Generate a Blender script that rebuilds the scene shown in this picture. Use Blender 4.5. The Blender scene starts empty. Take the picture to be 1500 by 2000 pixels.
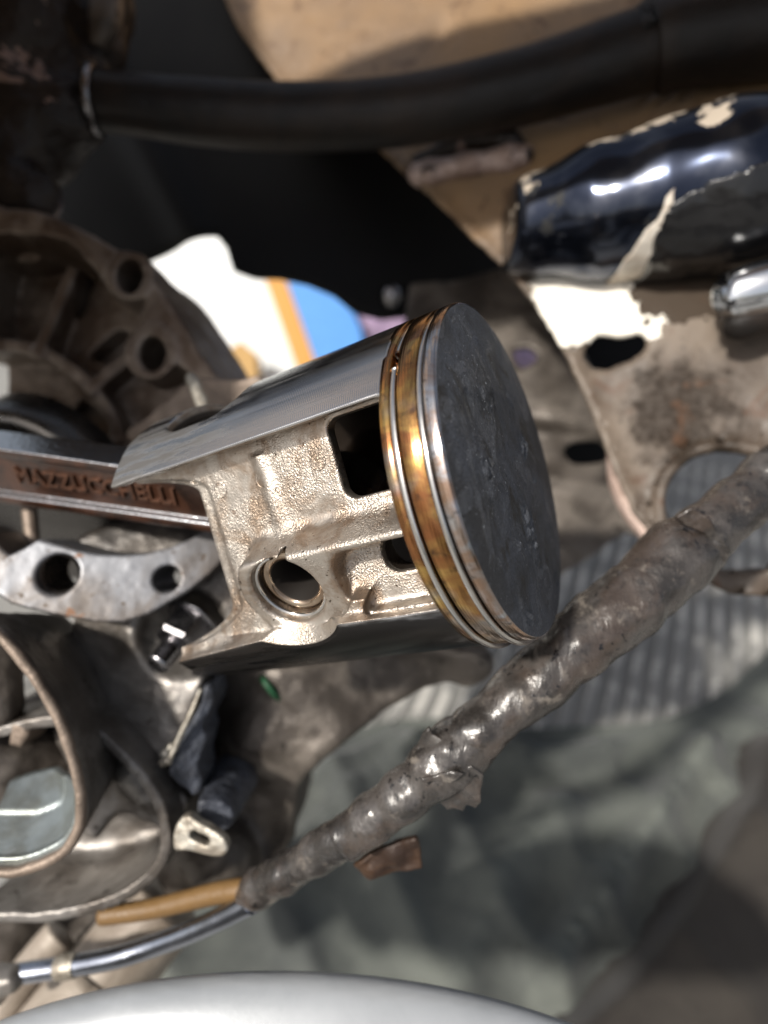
import bpy, math, random
import numpy as np
from mathutils import Matrix, Vector
random.seed(7); rng = np.random.default_rng(11)
sc = bpy.context.scene
COL = sc.collection

# ------------------------------------------------------------------ camera, sky, sun, exposure
PITCH, CAM_H, FPX = math.radians(40), 0.30, 1200.0        # focal length in pixels of the 1500x2000 photograph
cam_d = bpy.data.cameras.new('camera'); cam = bpy.data.objects.new('camera', cam_d); COL.objects.link(cam)
cam.location = (0, 0, CAM_H); cam.rotation_euler = (math.pi/2 - PITCH, 0, 0)
cam_d.sensor_width = 36; cam_d.lens = 36*FPX/2000
cam_d.clip_start = 0.005; cam_d.clip_end = 60
cam_d.dof.use_dof = True; cam_d.dof.focus_distance = 0.087; cam_d.dof.aperture_fstop = 9.5
sc.camera = cam
SUN_CAM = Vector((-0.52, 0.30, 0.80)).normalized()         # towards the sun, in camera axes
RC = Matrix.Rotation(math.pi/2 - PITCH, 3, 'X')            # camera axes -> world
SUN_W = (RC @ SUN_CAM).normalized()
world = bpy.data.worlds.new('World'); sc.world = world; world.use_nodes = True
wn = world.node_tree; sky = wn.nodes.new('ShaderNodeTexSky'); sky.sky_type = 'NISHITA'; sky.sun_disc = False; sky.air_density = 1.0; sky.dust_density = 4.0; sky.ozone_density = 0.4
sky.sun_elevation = math.asin(SUN_W.z); sky.sun_rotation = math.atan2(SUN_W.x, SUN_W.y)
hs = wn.nodes.new('ShaderNodeHueSaturation'); hs.inputs['Saturation'].default_value = 0.5; wn.links.new(sky.outputs[0], hs.inputs['Color']); wn.links.new(hs.outputs[0], wn.nodes['Background'].inputs[0]); wn.nodes['Background'].inputs[1].default_value = 0.11
sun_d = bpy.data.lights.new('sun', 'SUN'); sun_d.energy = 4.2; sun_d.angle = math.radians(3.0); sun_d.color = (1.0, 0.95, 0.87)
sun = bpy.data.objects.new('sun', sun_d); COL.objects.link(sun); sun.rotation_euler = SUN_W.to_track_quat('Z', 'Y').to_euler()
sun.location = SUN_W*2
vs = sc.view_settings; vs.view_transform = 'Standard'; vs.look = 'None'; vs.gamma = 1; vs.exposure = 0.2; vs.use_curve_mapping = False
sc.cycles.use_denoising = True; sc.cycles.max_bounces = 6; sc.cycles.diffuse_bounces = 3; sc.cycles.glossy_bounces = 4; sc.cycles.caustics_reflective = False; sc.cycles.caustics_refractive = False

# ------------------------------------------------------------------ geometry helpers (camera axes, millimetres)
f4 = np.float32
def P(px, py, d): return np.array([(px-750)/FPX*d, -(py-1000)/FPX*d, -d])
def XY(pts, d): return np.array([P(x, y, d)[:2] for x, y in pts])
RCn = np.array(RC); CAMn = np.array(cam.location)
def to_world(p): return CAMn + RCn @ (np.asarray(p)*0.001)
def ground(px, py, z=0.0):
    d = RCn @ np.array([(px-750)/FPX, -(py-1000)/FPX, -1.0]); t = (z-CAM_H)/d[2]; return CAMn + d*t

_T = rng.random((32, 32, 32)).astype(f4)
def vnoise(p):
    i = np.floor(p).astype(int); f = p-i; f = f*f*(3-2*f); i &= 31; j = (i+1) & 31
    g = lambda a, b, c: _T[a[:, 0], b[:, 1], c[:, 2]]
    x, y, z = f.T
    l = lambda a, b, t: a+(b-a)*t
    return l(l(l(g(i, i, i), g(j, i, i), x), l(g(i, j, i), g(j, j, i), x), y), l(l(g(i, i, j), g(j, i, j), x), l(g(i, j, j), g(j, j, j), x), y), z)-0.5
def fnoise(p, o=3): return sum(vnoise(p*2**k+17*k)/2**k for k in range(o))

def smin(a, b, k): h = np.maximum(k-np.abs(a-b), 0)/k; return np.minimum(a, b)-h*h*k*0.25
def smax(a, b, k): return -smin(-a, -b, k)
def mx(*a):
    r = a[0]
    for b in a[1:]: r = np.maximum(r, b)
    return r
def spline(pts, n=6, closed=True):
    p = np.asarray(pts, float); N = len(p); out = []
    rngN = range(N) if closed else range(N-1)
    for i in rngN:
        if closed: a, b, c, d = p[i-1], p[i], p[(i+1) % N], p[(i+2) % N]
        else: a, b, c, d = p[max(i-1, 0)], p[i], p[i+1], p[min(i+2, N-1)]
        for k in range(n):
            t = k/n; out.append(0.5*((2*b)+(c-a)*t+(2*a-5*b+4*c-d)*t*t+(3*b-a-3*c+d)*t**3))
    if not closed: out.append(p[-1])
    return np.array(out)
def sd_poly(x, y, pts):
    x, y = np.broadcast_arrays(x, y); d = np.full(x.shape, 1e9, f4); s = np.ones(x.shape, bool)
    n = len(pts)
    for i in range(n):
        ax, ay = pts[i]; bx, by = pts[i-1]; ex, ey = bx-ax, by-ay; wx, wy = x-ax, y-ay
        t = np.clip((wx*ex+wy*ey)/(ex*ex+ey*ey+1e-12), 0, 1); d = np.minimum(d, (wx-ex*t)**2+(wy-ey*t)**2)
        c = ((ay > y) != (by > y))
        with np.errstate(divide='ignore', invalid='ignore'): s ^= c & (x < (bx-ax)*(y-ay)/((by-ay) if by != ay else 1e-9)+ax)
    d = np.sqrt(d); return np.where(s, d, -d).astype(f4)
def sd_box2(x, y, cx, cy, hx, hy, r):
    qx, qy = np.abs(x-cx)-hx+r, np.abs(y-cy)-hy+r
    return np.sqrt(np.maximum(qx, 0)**2+np.maximum(qy, 0)**2)+np.minimum(np.maximum(qx, qy), 0)-r
def sd_caps(x, y, z, A, B, ra, rb=None):
    rb = ra if rb is None else rb; A = np.asarray(A, float); e = np.asarray(B, float)-A
    t = np.clip(((x-A[0])*e[0]+(y-A[1])*e[1]+(z-A[2])*e[2])/(e@e), 0, 1)
    return np.sqrt((x-A[0]-e[0]*t)**2+(y-A[1]-e[1]*t)**2+(z-A[2]-e[2]*t)**2)-(ra+(rb-ra)*t)
def sd_ball(x, y, z, c, r): return np.sqrt((x-c[0])**2+(y-c[1])**2+(z-c[2])**2)-r
def extr(d2, z, z0, z1, r=0.6): return smax(d2, np.maximum(z0-z, z-z1), r)   # plate between two depths, rounded rim

def surfnet(fn, lo, hi, h, disp=(), iters=2):
    lo = np.array(lo, f4); ax = [np.arange(lo[i], hi[i]+h, h, dtype=f4) for i in range(3)]
    D = np.ascontiguousarray(np.broadcast_to(fn(ax[0][:, None, None], ax[1][None, :, None], ax[2][None, None, :]), [len(a) for a in ax]).astype(f4))
    S = D < 0; n = [k-1 for k in S.shape]; cnt = np.zeros(n, np.int8); offs = [(a, b, c) for a in (0, 1) for b in (0, 1) for c in (0, 1)]
    for o in offs: cnt += S[o[0]:o[0]+n[0], o[1]:o[1]+n[1], o[2]:o[2]+n[2]]
    act = (cnt > 0) & (cnt < 8); ai = np.argwhere(act); idx = np.full(n, -1, np.int32); idx[act] = np.arange(len(ai))
    pos = np.zeros((len(ai), 3)); c = np.zeros(len(ai))
    for o in offs:
        for k in range(3):
            if o[k]: continue
            q = list(o); q[k] = 1
            a = D[ai[:, 0]+o[0], ai[:, 1]+o[1], ai[:, 2]+o[2]]; b = D[ai[:, 0]+q[0], ai[:, 1]+q[1], ai[:, 2]+q[2]]
            m = (a < 0) != (b < 0); t = np.where(m, a/np.where(m, a-b, 1), 0)
            e = np.array(o, float)[None].repeat(len(ai), 0); e[:, k] = t; pos += e*m[:, None]; c += m
    v = lo+h*(ai+pos/np.maximum(c, 1)[:, None]); quads = []
    for k in range(3):
        sl0 = [slice(1, -1)]*3; sl1 = [slice(1, -1)]*3; sl0[k] = slice(0, -1); sl1[k] = slice(1, None)
        A, B = S[tuple(sl0)], S[tuple(sl1)]; e = np.argwhere(A != B)
        if not len(e): continue
        inn = A[e[:, 0], e[:, 1], e[:, 2]]; e = e+1; e[:, k] -= 1
        u, w = (k+1) % 3, (k+2) % 3
        def I(du, dw): q = e.copy(); q[:, u] -= du; q[:, w] -= dw; return idx[q[:, 0], q[:, 1], q[:, 2]]
        Q = np.stack([I(1, 1), I(0, 1), I(0, 0), I(1, 0)], 1); Q[~inn] = Q[~inn][:, ::-1]; quads.append(Q)
    q = np.concatenate(quads)
    ev = lambda p: np.asarray(fn(p[:, 0], p[:, 1], p[:, 2]), float)
    def grad(p):
        e = h*0.3; g = np.stack([ev(p+np.eye(3)[k]*e)-ev(p-np.eye(3)[k]*e) for k in range(3)], 1); return g/(np.linalg.norm(g, axis=1)[:, None]+1e-9), np.linalg.norm(g, axis=1)/(2*e)
    g = None
    for _ in range(iters):
        g, m = grad(v); st = np.clip(ev(v)/np.maximum(m, 0.4), -h*0.5, h*0.5); v = v-g*st[:, None]
    for amp, fr in disp:
        g, _ = grad(v); v = v+g*(amp*fnoise(v*fr+fr*31))[:, None]
    return v, q

def mesh_np(name, v, faces, mat=None, smooth=True):
    me = bpy.data.meshes.new(name); v = np.asarray(v, f4)
    if isinstance(faces, np.ndarray):
        nf, k = faces.shape
        me.vertices.add(len(v)); me.vertices.foreach_set('co', v.ravel()); me.loops.add(nf*k); me.loops.foreach_set('vertex_index', faces.astype(np.int32).ravel())
        me.polygons.add(nf); me.polygons.foreach_set('loop_start', np.arange(0, nf*k, k, dtype=np.int32)); me.polygons.foreach_set('loop_total', np.full(nf, k, np.int32))
        me.update(calc_edges=True); me.validate()
    else: me.from_pydata(v.tolist(), [], faces); me.update()
    if smooth: me.polygons.foreach_set('use_smooth', np.ones(len(me.polygons), bool))
    if mat: me.materials.append(mat)
    return me
def tag(o, label=None, cat=None, group=None, kind=None):
    if label: o['label'] = label
    if cat: o['category'] = cat
    if group: o['group'] = group
    if kind: o['kind'] = kind
    return o
def thing(name, org, label=None, cat=None, group=None, kind=None, basis=None):
    o = bpy.data.objects.new(name, None); COL.objects.link(o); o.empty_display_size = 0.01
    B = Matrix(RCn @ (np.eye(3) if basis is None else basis))
    o.matrix_world = Matrix.Translation(Vector(to_world(org))) @ B.to_4x4()
    o['_o'] = list(map(float, org)); return tag(o, label, cat, group, kind)
def part(name, v, faces, mat, parent, local=False, smooth=True):
    """mesh under a thing; v in camera mm unless local"""
    v = np.asarray(v, float)
    org = ORG[parent.name] if not local else np.zeros(3)
    o = bpy.data.objects.new(name, mesh_np(name, (v-org)*0.001, faces, mat, smooth)); COL.objects.link(o); o.parent = parent
    ORG[o.name] = org if not local else np.zeros(3)
    return o
ORG = {}
def T(name, org, *a, **k):
    o = thing(name, org, *a, **k); ORG[o.name] = np.asarray(org, float); del o['_o']; return o
def solo(name, org, v, faces, mat, label=None, cat=None, group=None, kind=None, smooth=True):
    o = bpy.data.objects.new(name, mesh_np(name, (np.asarray(v, float)-np.asarray(org))*0.001, faces, mat, smooth)); COL.objects.link(o)
    o.matrix_world = Matrix.Translation(Vector(to_world(org))) @ RC.to_4x4(); ORG[o.name] = np.asarray(org, float)
    return tag(o, label, cat, group, kind)
def lathe(prof, n=160, a0=0.0, a1=2*math.pi, closed_prof=False):
    """profile (r, z) around z"""
    full = abs(a1-a0-2*math.pi) < 1e-6; k = len(prof); m = n if full else n+1; pr = np.array(prof, float)
    an = a0+(a1-a0)*np.arange(m)/n
    v = np.stack([np.outer(np.cos(an), pr[:, 0]), np.outer(np.sin(an), pr[:, 0]), np.tile(pr[:, 1], (m, 1))], 2).reshape(-1, 3)
    F = []
    for i in range(n):
        j = (i+1) % m
        for q in range(k if closed_prof else k-1):
            r = (q+1) % k; F.append((i*k+q, j*k+q, j*k+r, i*k+r))
    if not full and closed_prof: F.append(tuple(range(k))[::-1]); F.append(tuple((m-1)*k+q for q in range(k)))
    return v, F
def tube(path, rad, n=20, cap=True, smoothn=8, wob=0.0, fr=0.2):
    """sweep a circle along a spline; path points in camera mm, rad a number or one per point"""
    p = np.asarray(path, float); r = np.full(len(p), rad, float) if np.isscalar(rad) else np.asarray(rad, float)
    q = spline(np.c_[p, r], smoothn, False); p, r = q[:, :3], q[:, 3]; m = len(p)
    t = np.gradient(p, axis=0); t /= np.linalg.norm(t, axis=1)[:, None]
    up = np.array([0.13, 0.3, 0.95]); V = []
    for i in range(m):
        a = np.cross(t[i], up); a /= np.linalg.norm(a); b = np.cross(t[i], a); an = np.arange(n)*2*math.pi/n
        V.append(p[i]+r[i]*(np.outer(np.cos(an), a)+np.outer(np.sin(an), b)))
    V = np.concatenate(V)
    if wob: c = np.repeat(p, n, 0); V = c+(V-c)*(1+wob*fnoise(V*fr))[:, None]
    F = [(i*n+k, i*n+(k+1) % n, (i+1)*n+(k+1) % n, (i+1)*n+k) for i in range(m-1) for k in range(n)]
    if cap: F += [tuple(range(n))[::-1], tuple((m-1)*n+k for k in range(n))]
    return V, F
def frame(z):                                             # two axes across a direction
    z = np.asarray(z, float)/np.linalg.norm(z); x = np.cross([0.3, 0.9, 0.2], z); x /= np.linalg.norm(x); return np.stack([x, np.cross(z, x), z], 1)

# ------------------------------------------------------------------ material helpers
class NT:
    def __init__(s, name):
        s.m = bpy.data.materials.new(name); s.m.use_nodes = True; s.t = s.m.node_tree; s.b = s.t.nodes['Principled BSDF']
        tc = s.t.nodes.new('ShaderNodeTexCoord'); s.mm = s.vm('MULTIPLY', tc.outputs['Object'], (1000, 1000, 1000))
    def L(s, a, b): s.t.links.new(a, b)
    def put(s, sock, v):
        if hasattr(v, 'is_output'): s.L(v, sock)
        elif isinstance(v, (tuple, list)) and len(v) == 3 and sock.type == 'RGBA': sock.default_value = (*v, 1)
        else: sock.default_value = v
    def set(s, **k):
        nm = dict(col='Base Color', metal='Metallic', rough='Roughness', spec='Specular IOR Level', aniso='Anisotropic', anrot='Anisotropic Rotation', coat='Coat Weight', coatr='Coat Roughness', nrm='Normal', tan='Tangent', sheen='Sheen Weight', alpha='Alpha')
        for a, v in k.items(): s.put(s.b.inputs[nm[a]], v)
    def vm(s, op, a, b=None):
        n = s.t.nodes.new('ShaderNodeVectorMath'); n.operation = op; s.put(n.inputs[0], a)
        if b is not None: s.put(n.inputs[1], b)
        return n.outputs['Value'] if op in ('LENGTH', 'DOT_PRODUCT') else n.outputs[0]
    def ma(s, op, a, b=None, clamp=False):
        n = s.t.nodes.new('ShaderNodeMath'); n.operation = op; n.use_clamp = clamp; s.put(n.inputs[0], a)
        if b is not None: s.put(n.inputs[1], b)
        return n.outputs[0]
    def sep(s, v): n = s.t.nodes.new('ShaderNodeSeparateXYZ'); s.L(v, n.inputs[0]); return n.outputs
    def noise(s, scale, detail=4, rough=0.55, vec=None, dist=0.0, stretch=None, off=0.0):
        v = vec or s.mm
        if stretch: v = s.vm('MULTIPLY', v, stretch)
        if off: v = s.vm('ADD', v, (off, off*1.7, off*0.6))
        n = s.t.nodes.new('ShaderNodeTexNoise'); s.L(v, n.inputs['Vector']); n.inputs['Scale'].default_value = scale; n.inputs['Detail'].default_value = detail
        n.inputs['Roughness'].default_value = rough; n.inputs['Distortion'].default_value = dist; return n.outputs['Fac']
    def voro(s, scale, feat='F1', vec=None, out='Distance'):
        n = s.t.nodes.new('ShaderNodeTexVoronoi'); n.feature = feat; s.L(vec or s.mm, n.inputs['Vector']); n.inputs['Scale'].default_value = scale; return n.outputs[out]
    def step(s, v, a, b):
        n = s.t.nodes.new('ShaderNodeMapRange'); n.interpolation_type = 'SMOOTHSTEP'; s.put(n.inputs[0], v); n.inputs[1].default_value = a; n.inputs[2].default_value = b; return n.outputs[0]
    def rng(s, v, a, b, c, d):
        n = s.t.nodes.new('ShaderNodeMapRange'); s.put(n.inputs[0], v)
        for i, q in enumerate((a, b, c, d)): n.inputs[1+i].default_value = q
        return n.outputs[0]
    def mix(s, f, a, b):
        n = s.t.nodes.new('ShaderNodeMix'); n.data_type = 'RGBA'; s.put(n.inputs[0], f); s.put(n.inputs[6], a); s.put(n.inputs[7], b); return n.outputs[2]
    def mixf(s, f, a, b):
        n = s.t.nodes.new('ShaderNodeMix'); n.data_type = 'FLOAT'; s.put(n.inputs[0], f); s.put(n.inputs[2], a); s.put(n.inputs[3], b); return n.outputs[0]
    def bump(s, h, dist_mm, strength=1.0, prev=None):
        n = s.t.nodes.new('ShaderNodeBump'); s.L(h, n.inputs['Height']); n.inputs['Distance'].default_value = dist_mm*0.001; n.inputs['Strength'].default_value = strength
        if prev is not None: s.L(prev, n.inputs['Normal'])
        return n.outputs[0]

def grimy(name, c1, c2, scale=0.08, metal=0.0, rough=(0.4, 0.7), fine=1.0, bump=0.12, big=None, spots=None, chips=None, spec=0.5, coat=0.0, lo=0.38, hi=0.62):
    """two-tone worn surface: c1/c2 in blotches, roughness varying, fine relief, optional dark spots and chips to another finish"""
    m = NT(name); f = m.step(m.noise(scale, 6, 0.6, dist=0.6), lo, hi); col = m.mix(f, c1, c2); r = m.mixf(m.noise(scale*2.3, 4, off=5), rough[0], rough[1]); mt = metal
    n = m.bump(m.noise(fine, 4, 0.6), bump)
    if big: n = m.bump(m.noise(big[0], 3, 0.5, off=3), big[1], 1.0, n)
    if spots:                                              # (colour, scale, threshold)
        q = m.step(m.noise(spots[1], 3, 0.6, off=9), spots[2], spots[2]+0.05); col = m.mix(q, col, spots[0]); r = m.mixf(q, r, 0.6)
    if chips:                                              # (colour, scale, threshold, metallic, roughness)
        q = m.step(m.noise(chips[1], 5, 0.6, off=2, dist=0.8), chips[2], chips[2]+0.015); col = m.mix(q, col, chips[0]); r = m.mixf(q, r, chips[4]); mt = m.mixf(q, metal, chips[3]); n = m.bump(q, 0.15, -0.6, n)
    m.set(col=col, rough=r, metal=mt, nrm=n, spec=spec, coat=coat); return m.m

# ---- piston finishes (object axes: x = pin, z = towards the crown; mm)
def mat_piston():
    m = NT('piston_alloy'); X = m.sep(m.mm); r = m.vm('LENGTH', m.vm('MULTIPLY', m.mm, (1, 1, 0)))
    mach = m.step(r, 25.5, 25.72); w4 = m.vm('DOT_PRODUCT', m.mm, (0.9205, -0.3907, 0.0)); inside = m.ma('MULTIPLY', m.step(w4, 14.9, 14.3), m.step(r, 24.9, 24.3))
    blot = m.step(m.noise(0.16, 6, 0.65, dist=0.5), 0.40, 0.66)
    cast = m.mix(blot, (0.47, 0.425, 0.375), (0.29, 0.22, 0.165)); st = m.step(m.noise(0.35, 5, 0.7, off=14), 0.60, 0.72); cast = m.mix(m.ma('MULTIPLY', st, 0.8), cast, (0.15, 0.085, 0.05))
    pit = m.step(m.noise(1.3, 2, 0.5, off=4), 0.69, 0.73); cast = m.mix(pit, cast, (0.07, 0.05, 0.035)); cast = m.mix(inside, cast, (0.035, 0.026, 0.02))  # hollow painted dark: varnish, with the shade inside put into the colour
    scuff = m.step(m.noise(0.6, 5, 0.6, stretch=(1, 1, 0.12)), 0.42, 0.60); low = m.step(X[2], -30, -44); scuff = m.ma('MULTIPLY', scuff, m.rng(low, 0, 1, 0.05, 0.85))
    fine = m.noise(2.2, 3, 0.6, stretch=(1, 1, 0.02), off=2); haze = m.step(m.noise(0.10, 2, 0.4, stretch=(1, 1, 0.3), off=9), 0.30, 0.75)
    steel = m.mix(fine, (0.40, 0.40, 0.41), (0.60, 0.60, 0.61)); steel = m.mix(m.ma('MULTIPLY', haze, 0.45), steel, (0.24, 0.225, 0.21)); steel = m.mix(scuff, steel, (0.11, 0.10, 0.088))
    oil_shade = m.ma('MULTIPLY', m.step(m.ma('ADD', X[1], m.ma('MULTIPLY', m.noise(0.3, 5, 0.65, stretch=(1, 1, 0.25), off=23), 9)), 8, 11), 0.95); steel = m.mix(oil_shade, steel, (0.022, 0.018, 0.016))  # oil streaks, plus dark ground reflection painted onto the lower skirt
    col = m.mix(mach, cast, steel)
    rough = m.mixf(mach, m.rng(m.noise(0.7, 3, off=7), 0.3, 0.7, 0.27, 0.45), m.mixf(scuff, m.rng(m.noise(0.3, 3), 0.3, 0.7, 0.17, 0.25), 0.45))
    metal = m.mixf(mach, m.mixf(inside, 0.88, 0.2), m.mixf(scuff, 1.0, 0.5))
    peb = m.ma('ADD', m.noise(3.3, 2, 0.55), m.ma('MULTIPLY', m.noise(1.1, 2, 0.5, off=3), 0.25)); wv = m.ma('SINE', m.ma('MULTIPLY', X[2], 2*math.pi/0.34))
    lev = m.rng(m.noise(0.11, 2, off=19), 0.38, 0.62, 0.04, 0.25)
    n = m.bump(m.mixf(mach, m.ma('MULTIPLY', peb, lev), m.ma('MULTIPLY', wv, 0.006)), 1.0, 1.0)
    t = m.t.nodes.new('ShaderNodeTangent'); t.axis = 'Z'
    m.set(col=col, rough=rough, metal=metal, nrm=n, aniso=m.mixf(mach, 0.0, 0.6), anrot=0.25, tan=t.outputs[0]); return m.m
def mat_land(name, gold):
    m = NT(name); X = m.sep(m.mm)
    n1 = m.noise(0.16, 5, 0.6, stretch=(1, 1, 0.7), dist=0.8); n2 = m.noise(0.5, 4, 0.6, off=6)
    if gold: c = m.mix(m.step(n1, 0.30, 0.66), (0.56, 0.375, 0.125), (0.31, 0.13, 0.055)); c = m.mix(m.step(n2, 0.52, 0.75), c, (0.09, 0.05, 0.035)); c = m.mix(m.ma('MULTIPLY', m.step(m.noise(0.09, 3, off=3), 0.50, 0.66), 0.8), c, (0.42, 0.39, 0.35)); c = m.mix(m.ma('MULTIPLY', m.step(m.noise(1.2, 3, 0.6, stretch=(0.25, 0.25, 1.4), off=41), 0.52, 0.66), 0.5), c, (0.14, 0.075, 0.035))
    else: c = m.mix(m.step(n1, 0.40, 0.60), (0.45, 0.46, 0.48), (0.36, 0.24, 0.17)); c = m.mix(m.step(n2, 0.6, 0.72), c, (0.10, 0.08, 0.07))
    wv = m.ma('SINE', m.ma('MULTIPLY', X[2], 2*math.pi/0.36))
    t = m.t.nodes.new('ShaderNodeTangent'); t.axis = 'Z'
    m.set(col=c, metal=1.0, rough=m.rng(n2, 0.3, 0.7, 0.12, 0.26), nrm=m.bump(wv, 0.006), aniso=0.5, anrot=0.25, tan=t.outputs[0]); return m.m
def mat_crown():
    m = NT('carbon_crust'); n1 = m.noise(0.07, 5, 0.62, dist=0.7); n2 = m.noise(0.13, 7, 0.68, off=4, dist=0.8); crust = m.step(n2, 0.53, 0.60)
    c = m.mix(m.step(n1, 0.38, 0.62), (0.088, 0.095, 0.112), (0.042, 0.042, 0.044)); c = m.mix(m.step(m.noise(0.16, 5, 0.6, off=12, dist=0.6), 0.56, 0.68), c, (0.032, 0.027, 0.021)); c = m.mix(m.ma('MULTIPLY', crust, 0.55), c, (0.15, 0.16, 0.18))
    sp = m.ma('MULTIPLY', m.step(m.noise(2.4, 1, off=8), 0.715, 0.74), m.step(n2, 0.46, 0.56)); c = m.mix(sp, c, (0.55, 0.58, 0.62)); gr = m.step(m.noise(2.6, 3, 0.7, off=31), 0.35, 0.65); c = m.mix(m.ma('MULTIPLY', gr, 0.6), c, (0.022, 0.022, 0.024))
    h = m.ma('ADD', m.ma('MULTIPLY', m.noise(1.7, 4, 0.7), m.mixf(crust, 0.2, 0.45)), m.ma('MULTIPLY', crust, 0.12))
    m.set(col=c, rough=m.rng(n2, 0.35, 0.65, 0.72, 0.52), nrm=m.bump(h, 0.8), spec=0.4); return m.m

M = {}
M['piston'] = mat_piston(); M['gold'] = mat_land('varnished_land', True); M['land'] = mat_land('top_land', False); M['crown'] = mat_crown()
def simple(name, col, metal, rough, bump=0.0, sc_=1.0, coat=0.0):
    m = NT(name); f = m.noise(sc_*0.3, 5, 0.6); m.set(col=m.mix(m.rng(f, 0.3, 0.7, 0, 1), tuple(c*0.82 for c in col), col), metal=metal, rough=m.rng(m.noise(sc_, 4, off=3), 0.3, 0.7, rough*0.75, rough*1.25), coat=coat)
    if bump: m.set(nrm=m.bump(m.noise(sc_, 4), bump))
    return m.m
M['ring'] = simple('ring_steel', (0.60, 0.585, 0.565), 1.0, 0.14, 0.02, 0.8)
M['groove'] = simple('groove_soot', (0.035, 0.03, 0.028), 0.3, 0.5)
def mat_pin():
    m = NT('pin_steel'); rad = m.vm('LENGTH', m.vm('MULTIPLY', m.vm('SUBTRACT', m.mm, (0, 0.55, -32.3)), (0, 1, 1))); soot_or_shade = m.step(rad, 4.12, 3.98)  # pin bore painted black in place of the shade inside it
    c = m.mix(m.step(m.noise(0.3, 4), 0.35, 0.65), (0.44, 0.36, 0.28), (0.28, 0.20, 0.14)); m.set(col=m.mix(soot_or_shade, c, (0.012, 0.009, 0.007)), metal=m.mixf(soot_or_shade, 1.0, 0.0), rough=m.mixf(soot_or_shade, 0.15, 0.6)); return m.m
M['pin'] = mat_pin()
M['rod_edge'] = simple('rod_steel', (0.52, 0.53, 0.55), 1.0, 0.16, 0.02, 0.5)
def mat_rod():
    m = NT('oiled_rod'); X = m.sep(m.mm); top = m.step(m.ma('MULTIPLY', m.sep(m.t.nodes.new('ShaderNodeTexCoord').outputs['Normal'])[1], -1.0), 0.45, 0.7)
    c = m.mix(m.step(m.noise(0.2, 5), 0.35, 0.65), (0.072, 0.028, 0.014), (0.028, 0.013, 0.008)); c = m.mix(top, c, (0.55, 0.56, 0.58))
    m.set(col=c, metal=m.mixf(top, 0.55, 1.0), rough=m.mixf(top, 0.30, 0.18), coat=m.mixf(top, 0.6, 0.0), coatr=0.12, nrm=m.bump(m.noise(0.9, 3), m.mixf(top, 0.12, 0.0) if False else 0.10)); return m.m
M['rod'] = mat_rod()
M['flange'] = grimy('flange_face', (0.19, 0.195, 0.21), (0.105, 0.09, 0.08), 0.05, 0.6, (0.36, 0.52), 0.8, 0.03, spots=((0.08, 0.06, 0.045), 0.5, 0.64), chips=((0.17, 0.085, 0.045), 0.10, 0.655, 0.3, 0.6))
M['case_brown'] = grimy('stained_casting', (0.28, 0.225, 0.18), (0.12, 0.08, 0.055), 0.06, 0.45, (0.32, 0.55), 0.9, 0.2, (0.2, 0.3), spots=((0.03, 0.02, 0.015), 0.3, 0.68))
M['case_grey'] = grimy('grey_casting', (0.22, 0.205, 0.19), (0.10, 0.086, 0.074), 0.06, 0.55, (0.30, 0.52), 0.9, 0.15, (0.15, 0.35), spots=((0.05, 0.04, 0.03), 0.3, 0.66))
M['case_dark'] = grimy('oily_grey_brown_casting', (0.16, 0.138, 0.118), (0.058, 0.048, 0.040), 0.06, 0.4, (0.32, 0.58), 0.8, 0.2, (0.12, 0.4), spots=((0.03, 0.025, 0.02), 0.25, 0.66))
M['lip'] = grimy('cast_lip', (0.27, 0.21, 0.165), (0.17, 0.13, 0.10), 0.1, 0.4, (0.4, 0.6), 1.0, 0.2)
M['liner'] = grimy('pale_liner', (0.24, 0.27, 0.275), (0.17, 0.18, 0.165), 0.10, 0.7, (0.3, 0.45), 0.9, 0.06, chips=((0.25, 0.265, 0.26), 0.1, 0.62, 0.7, 0.35))
M['bluegrey'] = grimy('blue_grey_paint', (0.075, 0.083, 0.105), (0.042, 0.045, 0.055), 0.2, 0.2, (0.35, 0.6), 1.2, 0.35)
M['palemetal'] = grimy('pale_bare_alloy', (0.46, 0.43, 0.37), (0.27, 0.235, 0.19), 0.3, 0.6, (0.35, 0.55), 1.0, 0.2)
M['nut'] = simple('plated_nut', (0.34, 0.33, 0.34), 1.0, 0.28, 0.05, 0.5)
M['crank'] = simple('dark_crank_steel', (0.10, 0.095, 0.09), 0.9, 0.3, 0.03, 0.3)
M['rubber'] = grimy('hose_rubber', (0.022, 0.015, 0.011), (0.010, 0.008, 0.007), 0.05, 0.0, (0.36, 0.6), 0.5, 0.2, (0.12, 0.4), spots=((0.05, 0.036, 0.028), 0.25, 0.70), spec=0.35)
M['blackpanel'] = grimy('black_plastic', (0.005, 0.005, 0.0055), (0.007, 0.007, 0.0065), 0.02, 0.0, (0.5, 0.65), 0.2, 0.1, spec=0.2)
M['grimeblack'] = grimy('black_greasy_metal', (0.018, 0.013, 0.011), (0.035, 0.025, 0.02), 0.06, 0.2, (0.3, 0.55), 0.5, 0.5, (0.12, 1.2), chips=((0.36, 0.25, 0.21), 0.055, 0.62, 0.2, 0.5))
M['tan'] = grimy('shade_sheet_tan', (0.40, 0.29, 0.185), (0.33, 0.25, 0.18), 0.015, 0.15, (0.35, 0.6), 0.3, 0.08, spots=((0.16, 0.10, 0.08), 0.03, 0.70))
def cov(name): pass
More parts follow.
